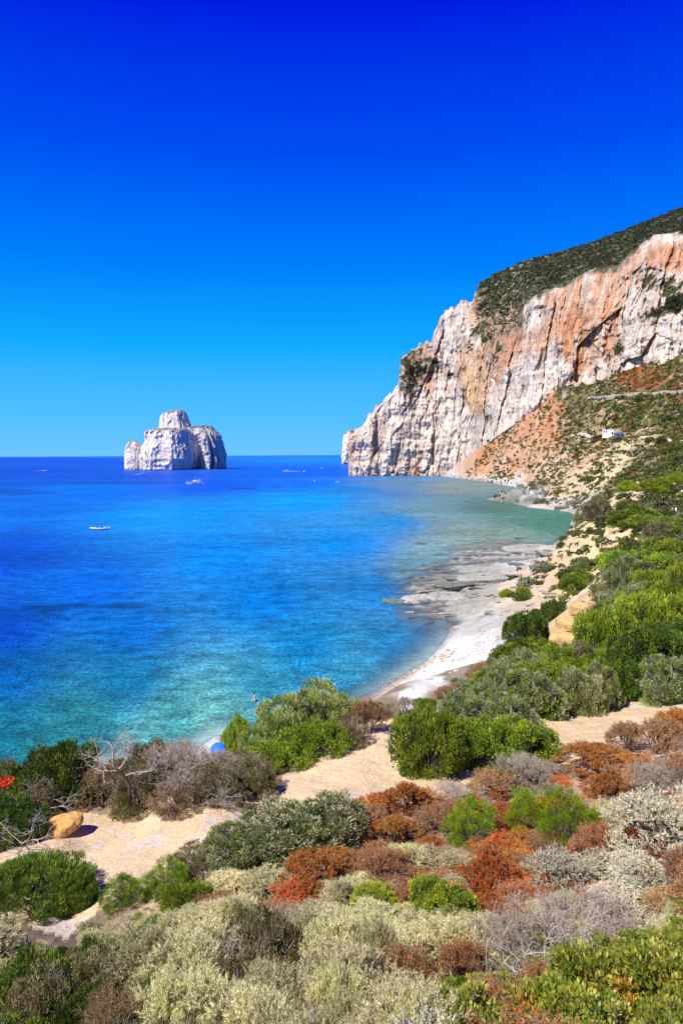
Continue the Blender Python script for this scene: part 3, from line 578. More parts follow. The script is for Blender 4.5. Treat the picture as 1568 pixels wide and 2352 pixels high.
# ------------------------------------------------------------------ rocks standing in the sea
def rock_mass(name, rows, r, dep, seed, amp=1.0, parent=None, nring=300, nrow=150, mat=LIME_ISL, tint=None, pw=.7, clefts=(), dy=0):
    rows = np.array(rows, float)            # py, pxL, pxR from base to top
    x_l = at_r(rows[:, 1], rows[:, 0], r); x_r = at_r(rows[:, 2], rows[:, 0], r)
    zr = x_l[:, 2]; v = np.linspace(0, 1, nrow); key = np.linspace(0, 1, len(rows))
    zL = np.interp(v, key, zr); xl = np.interp(v, key, x_l[:, 0]); xr = np.interp(v, key, x_r[:, 0]); yc = float(x_l[:, 1].mean())
    th = np.linspace(0, 2 * np.pi, nring, endpoint=False)
    T, V = np.meshgrid(th, np.arange(nrow), indexing='ij')
    hw = ((xr - xl) / 2)[V]; cx = ((xr + xl) / 2)[V]; z = zL[V]
    sg = lambda a: np.sign(a) * np.abs(a) ** pw
    nx_, ny_ = sg(np.cos(T)), sg(np.sin(T))
    w0 = hw.max(); dd = dep * (.35 + .65 * hw / w0)
    ang = T * w0 / 1.0
    a = ridge(np.cos(T) * w0 / 34, np.sin(T) * w0 / 34, z / 150, s=seed, o=2) * 7 + ridge(np.cos(T) * w0 / 12, np.sin(T) * w0 / 12, z / 70, s=seed + 3, o=3) * 4.0 + fbm(np.cos(T) * w0 / 5, np.sin(T) * w0 / 5, z / 9, s=seed + 5) * 2.6
    per = T * w0 * .9; wz_ = fbm(per / 9, z / 11, s=seed + 2) * 3; q1, j1 = blocks((per + wz_) / 20, (z + wz_) / 42, seed); q2, j2 = blocks((per + wz_) / 7.5, (z - wz_) / 15, seed + 1); q3, j3 = blocks(per / 3.2, z / 6, seed + 2)
    a = a * .35 + (q1 * 4.5 + q2 * 2.0 + q3 * 1.2 - 1.5 * np.exp(-j1 / .05) - 1.0 * np.exp(-j2 / .05)) * .8
    a = a * amp * np.clip(hw / (w0 * .3), 0.15, 1)
    for th0, wd, dp_ in clefts: a = a - dp_ * np.exp(-((((T - R(th0) - .10 * np.sin(z / 30.) + np.pi) % (2 * np.pi) - np.pi) / wd) ** 2)) * np.clip(1.15 - z / 120., .3, 1)
    z = z - (nrow * .12 < V) * np.abs(q2) * 1.5
    x = cx + nx_ * hw + np.cos(T) * a * .6; y = yc + dy + ny_ * dd + np.sin(T) * a
    z = z + fbm(x / 12, y / 12, s=seed + 9) * 2.0 * amp * (V > nrow * .12)
    c = np.array([.84, .75, .64]) * (1 + .06 * fbm(x / 14, y / 14, z / 50, s=seed + 11)[..., None])
    st = sstep(.25, .6, fbm(x / 20, y / 20, z / 40, s=seed + 13)); c = c * (1 - st[..., None] * .3) + np.array([.58, .43, .32]) * st[..., None] * .3
    c = c * (1 + .09 * q2[..., None]) * (1 - .16 * np.exp(-j2 / .05)[..., None]) * (1 - .16 * np.exp(-j1 / .05)[..., None])
    if tint is not None: c = tint(c, x, y, z)
    c = mixc(c, np.array([.16, .14, .12]), (1 - sstep(.5, 3.0, z)) * .85)
    o = link(name, mesh_np(name, np.stack([x, y, z], -1).reshape(-1, 3), grid_faces(nring, nrow, wrap=True), mat, c.reshape(-1, 3), smooth=False), parent)
    return o
def ic(q):       # island outline, measured on an enlargement
    return [((1060 + y / 4.612) * .8596, (300 + a / 4.612) * .8596, (300 + b / 4.612) * .8596) for y, a, b in q]
isl = link('rock_island', None); isl.location = (0, 0, 0)
tag(isl, 'huge white limestone island rock with grey scrubby stepped top', 'island', kind='structure')
rock_mass('island_body', ic([(905, 395, 1030), (870, 400, 1040), (760, 388, 1080), (620, 392, 1040), (560, 440, 1025), (500, 445, 1015), (440, 458, 1000), (420, 490, 1000), (405, 560, 985), (396, 640, 960), (392, 760, 860)]), 1800, 85, 201, parent=isl, nring=380)
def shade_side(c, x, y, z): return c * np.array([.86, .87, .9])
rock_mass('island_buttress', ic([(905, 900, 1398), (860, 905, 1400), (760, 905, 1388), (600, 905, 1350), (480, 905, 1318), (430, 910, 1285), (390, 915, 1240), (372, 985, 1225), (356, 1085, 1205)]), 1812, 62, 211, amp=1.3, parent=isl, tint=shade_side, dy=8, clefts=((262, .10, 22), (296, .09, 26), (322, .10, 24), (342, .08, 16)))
rock_mass('island_summit', ic([(470, 560, 1010), (400, 575, 990), (370, 592, 978), (300, 600, 950), (240, 606, 932), (205, 640, 915), (180, 700, 900), (166, 770, 885), (162, 810, 860)]), 1815, 40, 221, amp=.7, parent=isl, nring=200, nrow=80, pw=.85)
stk = rock_mass('sea_stack', ic([(905, 158, 388), (870, 160, 386), (760, 163, 378), (640, 176, 368), (580, 195, 355), (555, 225, 338), (543, 262, 312)]), 1790, 24, 231, amp=.7, nring=200, nrow=90)
tag(stk, 'small white limestone stack standing left of the big island rock', 'sea stack', kind='structure')
hd = rock_mass('distant_headland', [(1078, 789, 862), (1064, 788, 866), (1030, 789, 872), (1005, 790, 880), (994, 796, 884), (988, 812, 880), (984, 830, 870)], 2560, 120, 241, amp=2.0)
tag(hd, 'pale distant headland showing behind the seaward foot of the great cliff', 'headland', kind='structure')

# ================================================================== vegetation
def P3(*c): return np.array(c, float)
def unit(v): return v / (np.linalg.norm(v, axis=-1, keepdims=True) + 1e-9)
def rdir(n, g): return unit(g.normal(size=(n, 3)))

def leaves_mesh(name, pos, axis, L, Wd, cols, g, mat=None, fold=.0):
    """diamond leaves: pos (n,3) foot, axis (n,3) direction, length, width"""
    n = len(pos); a = unit(axis); b = unit(np.cross(a, rdir(n, g)))
    L = np.broadcast_to(L, (n,))[:, None] * g.uniform(.7, 1.3, (n, 1)); Wd = np.broadcast_to(Wd, (n,))[:, None] * g.uniform(.7, 1.3, (n, 1))
    v = np.stack([pos, pos + a * L * .5 + b * Wd * .5, pos + a * L, pos + a * L * .5 - b * Wd * .5], 1).reshape(-1, 3)
    return mesh_np(name, v, np.arange(4 * n).reshape(n, 4), mat or LEAF, np.repeat(cols, 4, 0))
def spikes_mesh(name, pos, axis, L, Wd, cols, g, mat=None):
    n = len(pos); a = unit(axis); b = unit(np.cross(a, rdir(n, g))) * Wd * .5
    L = L * g.uniform(.5, 1.4, (n, 1))
    v = np.stack([pos - b, pos + b, pos + a * L], 1).reshape(-1, 3)
    return mesh_np(name, v, np.arange(3 * n).reshape(n, 3), mat or TWIG, np.repeat(cols, 3, 0))
def segs_arrays(p0, p1, r0, r1):
    n = len(p0); d = unit(p1 - p0); a = unit(np.cross(d, np.where(np.abs(d[:, 2:]) > .9, P3(1, 0, 0), P3(0, 0, 1)))); b = np.cross(d, a); v = []
    for p, r in ((p0, r0), (p1, r1)):
        for k in range(3):
            t = 2 * math.pi * k / 3; v.append(p + (a * math.cos(t) + b * math.sin(t)) * np.reshape(r, (-1, 1)))
    v = np.stack(v, 1).reshape(-1, 3); o = np.arange(n)[:, None, None] * 6
    return v, (o + np.array([[0, 1, 4, 3], [1, 2, 5, 4], [2, 0, 3, 5]])[None]).reshape(-1, 4)
def segs_mesh(name, p0, p1, r0, r1, cols, mat=None):
    v, f = segs_arrays(p0, p1, r0, r1)
    return mesh_np(name, v, f, mat or TWIG, np.repeat(cols, 6, 0))
def skeleton(g, prim=12, mult=(3, 3, 3, 2), l0=.34, dec=.78, spread=.5, up=.12, r0=.022, rd=.62, el=(25, 85), squash=.85):
    """branching from the foot; returns segments per level (p0,p1,r0,r1,level)"""
    az = g.uniform(0, 2 * np.pi, prim); e = np.radians(g.uniform(el[0], el[1], prim))
    D = np.stack([np.cos(az) * np.cos(e), np.sin(az) * np.cos(e), np.sin(e)], 1); Pn = np.stack([np.cos(az) * .06, np.sin(az) * .06, 0 * az], 1)
    out = []; L = l0; r = r0
    for lv in range(len(mult) + 1):
        for h in range(2):
            D = unit(D + g.normal(size=D.shape) * spread * .35 + P3(0, 0, up))
            Q = Pn + D * (L * g.uniform(.35, .65, (len(D), 1)))
            ra = r * (1 if h == 0 else .85); out.append((Pn, Q, np.full(len(D), ra), np.full(len(D), ra * .85), np.full(len(D), lv))); Pn = Q
        if lv < len(mult):
            k = mult[lv]; Pn = np.repeat(Pn, k, 0); D = unit(np.repeat(D, k, 0) + g.normal(size=(len(Pn), 3)) * spread)
            L *= dec; r *= rd
    A = [np.concatenate([o[i] for o in out]) for i in range(5)]
    A[0][:, 2] *= squash; A[1][:, 2] *= squash
    return A, Pn * P3(1, 1, squash), D
def pick(cols, n, g, w=None, jit=.18):
    cols = np.array(cols, float); i = g.choice(len(cols), n, p=w)
    return np.clip(cols[i] * g.uniform(1 - jit, 1 + jit, (n, 1)), 0, 1)
def dome(g, n, lob=7, hgt=.8, inner=.25, rough=.18):
    """clump centres on a lumpy dome of radius about 1; returns centres, outward directions"""
    d = rdir(n * 2, g); d = d[d[:, 2] > -.32][:n]; n = len(d)
    lc = rdir(lob, g); lc[:, 2] = np.abs(lc[:, 2]) * .8; lc = unit(lc); la = g.uniform(.55, 1.0, lob)
    dt = d @ lc.T; rr = .62 + .42 * (np.clip(dt, 0, 1) ** 6 * la).max(1) + fbm(d[:, 0] * 3, d[:, 1] * 3, d[:, 2] * 3, s=int(g.integers(999))) * rough
    dep = np.where(g.random(n) < inner, g.uniform(.45, .85, n), g.uniform(.9, 1.0, n))
    c = d * (rr * dep)[:, None]; c[:, 2] = np.maximum(c[:, 2] * hgt + .10, .03)
    return c, d
def scale_unit(me):
    pass

def leafy(name, seed, cols, n=300, per=55, L=.055, Wd=.026, cr_=.11, hgt=.85, lob=7, stemc=(.16, .13, .10), updir=.35, w=None, tip=1.35, rough=.18, dead=0, spiky=False, bare=None):
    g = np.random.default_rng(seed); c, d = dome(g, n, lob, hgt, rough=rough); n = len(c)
    k = np.repeat(np.arange(n), per); o = rdir(len(k), g); rad = cr_ * g.uniform(.35, 1.0, (len(k), 1)) * np.repeat(g.uniform(.7, 1.3, n), per)[:, None]
    pos = c[k] + o * rad * P3(1, 1, .85); ax = o * .8 + d[k] * .5 + P3(0, 0, updir) + g.normal(size=o.shape) * .3
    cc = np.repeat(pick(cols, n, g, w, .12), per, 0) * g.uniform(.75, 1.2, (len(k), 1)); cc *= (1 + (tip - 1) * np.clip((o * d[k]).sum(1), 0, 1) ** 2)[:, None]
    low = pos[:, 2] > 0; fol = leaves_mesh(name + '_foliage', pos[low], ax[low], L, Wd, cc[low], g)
    m = g.choice(n, min(n, 110), replace=False); b0 = np.stack([g.normal(size=len(m)) * .12, g.normal(size=len(m)) * .12, 0 * m], 1); e = c[m] * .98
    mid = b0 * .4 + e * .6 + g.normal(size=e.shape) * .05 - P3(0, 0, .06)
    p0 = np.concatenate([b0, mid]); p1 = np.concatenate([mid, e]); r0 = np.r_[np.full(len(m), .014), np.full(len(m), .010)]; r1 = np.r_[np.full(len(m), .010), np.full(len(m), .005)]
    cs_ = pick([stemc], len(p0), g)
    if dead:                                # bare grey twigs breaking through the leaves
        dm = g.choice(n, dead); st = c[dm] * .7; en = c[dm] * 1.06 + g.normal(size=(dead, 3)) * .05; 
        q0 = [st]; q1 = [en]
        for _ in range(7):
            t = g.uniform(.35, .9, (dead, 1)); s0 = st + (en - st) * t; q0.append(s0); q1.append(s0 + unit(unit(en - st) + g.normal(size=s0.shape) * .6) * g.uniform(.08, .24, (dead, 1)))
        a0, a1 = np.concatenate(q0), np.concatenate(q1); p0 = np.concatenate([p0, a0]); p1 = np.concatenate([p1, a1])
        r0 = np.r_[r0, np.full(len(a0), .0075)]; r1 = np.r_[r1, np.full(len(a0), .003)]; cs_ = np.concatenate([cs_, pick([bare or (.34, .31, .29)], len(a0), g)])
    return {'foliage': fol, 'branches': segs_mesh(name + '_branches', p0, p1, r0, r1, cs_)}

def twiggy(name, seed, tc_, spk=None, nspk=8, sl=.045, sw=.009, prim=13, mult=(3, 3, 3, 2), base=(.16, .13, .11), leaf=None, nleaf=6, ll=.03, lw=.013, **kw):
    g = np.random.default_rng(seed); A, T, D = skeleton(g, prim, mult, **kw)
    rr = np.linalg.norm(T, axis=1); sc_ = 1.0 / np.quantile(rr, .9)
    for i in (0, 1): A[i] *= sc_
    T = T * sc_; lv = A[4] / A[4].max()
    cs_ = np.array(base) * (1 - lv[:, None]) + np.array(tc_) * lv[:, None]; cs_ = cs_ * g.uniform(.75, 1.2, (len(cs_), 1))
    out = {'branches': segs_mesh(name + '_branches', A[0], A[1], A[2], A[3], cs_)}
    if spk is not None:
        fin = A[4] >= A[4].max() - 1; a, b = A[0][fin], A[1][fin]; k = np.repeat(np.arange(len(a)), nspk); t = g.uniform(0, 1.1, (len(k), 1))
        pos = a[k] + (b - a)[k] * t; ax = unit((b - a)[k]) * .7 + rdir(len(k), g) * .9 + P3(0, 0, .35)
        out['foliage'] = spikes_mesh(name + '_foliage', pos, ax, sl, sw, pick(spk, len(k), g, jit=.22), g, LEAF)
    if leaf is not None:
        fin = A[4] >= A[4].max() - 1; a, b = A[0][fin], A[1][fin]; k = np.repeat(np.arange(len(a)), nleaf); t = g.uniform(.1, 1.15, (len(k), 1))
        pos = a[k] + (b - a)[k] * t + g.normal(size=(len(k), 3)) * .012; ax = unit((b - a)[k]) * .6 + rdir(len(k), g) * .9 + P3(0, 0, .2)
        cl = pick(leaf, len(a), g, jit=.2)[k] * g.uniform(.7, 1.3, (len(k), 1))
        out['foliage'] = leaves_mesh(name + '_foliage', pos, ax, ll, lw, cl, g)
    return out

GRN = [(.23, .31, .025), (.17, .25, .025), (.34, .41, .03), (.10, .16, .022)]
DRK = [(.065, .12, .018), (.085, .15, .018), (.055, .095, .02), (.12, .18, .02)]
YGR = [(.28, .36, .02), (.22, .30, .02), (.34, .40, .035), (.15, .22, .02)]
SIL = [(.32, .34, .14), (.25, .28, .10), (.42, .42, .22), (.15, .18, .05)]
OLV = [(.22, .19, .07), (.16, .155, .05), (.30, .25, .12), (.12, .11, .04)]
BRN = [(.32, .21, .10), (.25, .17, .075), (.40, .29, .16), (.15, .12, .04)]
RED = [(.74, .19, .022), (.58, .15, .022), (.80, .30, .035), (.36, .13, .03), (.46, .32, .13)]
RBR = [(.60, .25, .08), (.46, .20, .07), (.62, .35, .17), (.28, .20, .05), (.46, .38, .20)]
CRM = [(.90, .83, .46), (.74, .68, .34), (.96, .90, .58), (.42, .40, .17)]
WHT = [(.80, .74, .52), (.64, .60, .42), (.90, .84, .64), (.44, .42, .30)]
GRY = (.34, .29, .28)
LIB = {
    'G': [leafy('green_bush', 1, GRN, 380, 75, .050, .024, .10), leafy('green_bush', 2, GRN, 380, 75, .050, .024, .10, lob=10), leafy('green_bush', 3, GRN + YGR[:1], 360, 75, .050, .024, .11, hgt=.7)],
    'K': [leafy('dark_bush', 11, DRK, 380, 75, .046, .020, .09, lob=12), leafy('dark_bush', 12, DRK + GRN[:1], 360, 70, .048, .020, .10, dead=10)],
    'Y': [leafy('yellow_green_bush', 21, YGR, 360, 75, .045, .020, .10, lob=9), leafy('yellow_green_bush', 22, YGR + GRN[:2], 360, 75, .045, .02, .10, lob=12)],
    'V': [leafy('silver_green_bush', 31, SIL, 420, 75, .048, .018, .085, lob=6, rough=.10), leafy('silver_green_bush', 32, SIL + GRN[:1], 420, 70, .048, .018, .085, lob=8, dead=35, rough=.12)],
    'O': [leafy('olive_brown_bush', 41, OLV, 330, 70, .042, .017, .09, dead=45, bare=(.36, .31, .25)), leafy('olive_brown_bush', 42, OLV + BRN[:2], 330, 70, .042, .017, .09, dead=60, bare=(.40, .36, .30))],
    'B': [leafy('brown_dry_bush', 51, BRN, 300, 60, .04, .016, .09, dead=60), twiggy('brown_dry_bush', 52, (.28, .18, .10), leaf=BRN, nleaf=6)],
    'R': [twiggy('rust_red_shrub', 61, (.26, .13, .08), leaf=RED, nleaf=13, mult=(3, 3, 3, 3), ll=.03, lw=.014, spread=.42), twiggy('rust_red_shrub', 62, (.26, .12, .07), leaf=RED + RBR[:2], nleaf=12, mult=(3, 3, 3, 3), prim=15, spread=.42, ll=.03, lw=.014)],
    'N': [twiggy('russet_shrub', 71, (.32, .19, .14), leaf=RBR, nleaf=7, mult=(3, 3, 3, 3)), twiggy('russet_shrub', 72, (.30, .20, .16), leaf=RBR + RED[:1], nleaf=6, mult=(3, 3, 3, 3), prim=15)],
    'S': [twiggy('bare_grey_shrub', 81, (.50, .42, .31), mult=(3, 3, 3, 3), prim=16, spread=.6, r0=.016, spk=[(.48, .40, .30), (.40, .33, .25)], nspk=4, sl=.05, sw=.006), twiggy('bare_grey_shrub', 82, (.48, .41, .32), mult=(3, 3, 4, 3), prim=12, spread=.7, r0=.02, spk=[(.48, .40, .30)], nspk=3, sl=.05, sw=.006)],
    'P': [twiggy('pale_shrub', 91, (.60, .54, .32), spk=CRM, nspk=13, prim=15, mult=(3, 3, 3, 3), sl=.044, sw=.009, base=(.07, .055, .04)), twiggy('pale_shrub', 92, (.60, .55, .33), spk=CRM, nspk=12, prim=17, mult=(3, 3, 3, 3), sl=.042, sw=.009, spread=.62, base=(.07, .055, .04)),
          twiggy('pale_shrub', 93, (.55, .50, .30), spk=CRM[:2] + CRM[3:], nspk=12, prim=14, mult=(3, 3, 3, 3), sl=.048, sw=.009, spread=.7, base=(.08, .065, .05))],
    'Q': [twiggy('white_grey_shrub', 101, (.44, .41, .34), spk=WHT, nspk=11, prim=16, mult=(3, 3, 3, 3), sl=.038, sw=.016, spread=.55), twiggy('white_grey_shrub', 102, (.42, .40, .34), spk=WHT + CRM[:1], nspk=9, prim=16, mult=(3, 3, 3, 3), sl=.038, sw=.015, spread=.65)],
    'J': [leafy('juniper_bush', 111, [(.20, .31, .012), (.14, .24, .012), (.28, .38, .015)], 210, 120, .045, .011, .115, lob=12, hgt=1.0, updir=.9, rough=.3, tip=1.5), leafy('juniper_bush', 112, [(.18, .29, .012), (.11, .20, .012), (.28, .36, .015)], 230, 110, .045, .011, .11, lob=16, hgt=.9, updir=.9, rough=.3, tip=1.5)],
    'W': [leafy('broom_bush', 121, [(.17, .24, .025), (.23, .28, .04), (.11, .17, .02)], 420, 60, .085, .011, .08, lob=5, hgt=.85, updir=1.8, rough=.08), twiggy('broom_bush', 122, (.12, .15, .04), leaf=[(.20, .25, .03), (.14, .19, .02), (.28, .30, .06)], nleaf=12, ll=.06, lw=.012, mult=(3, 3, 3, 3), el=(50, 88), spread=.3, up=.25)],
    'D': [leafy('pale_dome_bush', 141, [(.52, .60, .17), (.42, .52, .10), (.64, .68, .30), (.22, .31, .05)], 460, 75, .055, .013, .075, lob=5, hgt=.85, updir=.9, rough=.08, tip=1.5), leafy('pale_dome_bush', 142, [(.48, .58, .14), (.62, .66, .28), (.24, .33, .06)], 460, 75, .055, .013, .08, lob=7, hgt=.85, updir=.9, rough=.10, tip=1.5)],
    'L': [leafy('lentisk_bush', 131, [(.24, .26, .03), (.17, .21, .025), (.34, .33, .06), (.42, .26, .04)], 260, 50, .072, .036, .12, lob=6, hgt=1.0, updir=.35, rough=.25, tip=1.5, w=[.35, .35, .22, .08]), leafy('lentisk_bush', 132, [(.20, .24, .03), (.15, .19, .025), (.34, .33, .06)], 260, 50, .072, .036, .12, lob=8, hgt=1.0, updir=.35, rough=.25, dead=16, tip=1.5)],
}
KIND = {'D': ('pale_dome_bush', 'bush'), 'G': ('green_bush', 'bush'), 'K': ('dark_green_bush', 'bush'), 'Y': ('yellow_green_bush', 'bush'), 'V': ('silver_green_bush', 'bush'), 'O': ('olive_brown_bush', 'bush'), 'B': ('brown_dry_bush', 'bush'),
        'R': ('rust_red_shrub', 'shrub'), 'N': ('russet_shrub', 'shrub'), 'S': ('bare_grey_shrub', 'shrub'), 'P': ('pale_cream_shrub', 'shrub'), 'Q': ('white_grey_shrub', 'shrub'), 'J': ('juniper_bush', 'juniper'), 'W': ('broom_bush', 'bush'), 'L': ('lentisk_bush', 'bush')}
vr = random.Random(11)
PLACED = []
def _ext(lib):
    me = lib.get('foliage') or lib['branches']; co = np.empty(len(me.vertices) * 3, np.float32); me.vertices.foreach_get('co', co); co = co.reshape(-1, 3)
    return float(np.quantile(np.hypot(co[:, 0], co[:, 1]), .985)), float(np.quantile(co[:, 2], .99))
EXT = {t: [_ext(l) for l in v] for t, v in LIB.items()}
def plant(t, loc, w, h, label, group=None, dep=None, sink=.05):
    """one shrub with its foliage and branches; w, h, dep in metres"""
    k = 0 if (t == 'W' and w > 1.2) else vr.randrange(len(LIB[t])); lib = LIB[t][k]; er, ez = EXT[t][k]; nm, cat = KIND[t]; dep = dep or w
    o = link(nm, None); o.empty_display_size = .2; o.location = (loc[0], loc[1], loc[2] - sink * h)
    o.rotation_euler = (vr.uniform(-.05, .05), vr.uniform(-.05, .05), -math.atan2(loc[0], loc[1]) + vr.choice((0, math.pi)) + vr.uniform(-.25, .25))
    o.scale = (w / 2 / er, dep / 2 / er, h * (1 + sink) / ez)
    tag(o, label, cat, group)
    for pn, me in lib.items(): link(pn, me, o)
    KIDS[o.name] = [lib.get('foliage') or lib['branches']]
    PLACED.append((loc[0], loc[1], w / 2)); return o
KIDS = {}; VSC = {}
def kids_of(o): return KIDS[o.name]
def VS(me):
    if me.name not in VSC:
        co = np.empty(len(me.vertices) * 3, np.float32); me.vertices.foreach_get('co', co); VSC[me.name] = co.reshape(-1, 3)[::29].astype(float)
    return VSC[me.name]
def bush(px, pyb, wpx, hpx, t, label, group=None):
    """a bush whose foot stands at (px, pyb); width and height as seen, taken for a half ellipsoid on the ground"""
    p = ground(px, pyb); d = math.sqrt(p[0] ** 2 + p[1] ** 2 + (CAMZ - p[2]) ** 2); a = wpx * d / F / 2; Hi = hpx * d / F; r = math.hypot(p[0], p[1])
    q = p[:2] * (1 + a * .8 / r); z = float(hz(q[0], q[1])); de = math.atan2(CAMZ - z, math.hypot(*q)); sl = math.sin(de)
    ad = min(a * 1.1, .42 * Hi / sl); q = p[:2] * (1 + ad * .9 / r); z = float(hz(q[0], q[1]))
    m = math.hypot(*q); zt = m * math.tan(math.atan2(p[2] - CAMZ, r) + Hi / d); up_ = max(CAMZ + zt - z, .2)       # height that the sight line over the top leaves above the centre
    h = math.sqrt(max(up_ ** 2 * math.cos(de) ** 2 - (ad * sl) ** 2, (.35 * up_) ** 2)) / math.cos(de)
    o = plant(t, (q[0], q[1], z), 2 * a * 1.02, max(h, .35 * a), label, group, dep=2 * ad)
    me = [c for c in kids_of(o) if True]; best = None
    co = np.concatenate([VS(m) for m in me])
    for _ in range(9):                         # settle height and width on what is seen
        M = np.array(Matrix.LocRotScale(o.location, o.rotation_euler, o.scale)); v = co @ M[:3, :3].T + M[:3, 3]; x_, y_ = project(v)
        top = np.quantile(y_, .015); wd = np.quantile(x_, .985) - np.quantile(x_, .015); fz_ = M[2, 3]
        want = pyb - hpx; cur = (M[2, 3] - top * 0); kx = np.clip(wpx * 1.0 / wd, .8, 1.25)
        kz = np.clip(1 + (top - want) / (hpx * .9), .7, 1.3); ky = .84 if (top < want - 4 and o.scale[2] * kz < .42 * o.scale[0]) else 1.0
        o.scale = (o.scale[0] * kx, o.scale[1] * ky, max(o.scale[2] * kz, .3 * o.scale[0]))
    return o
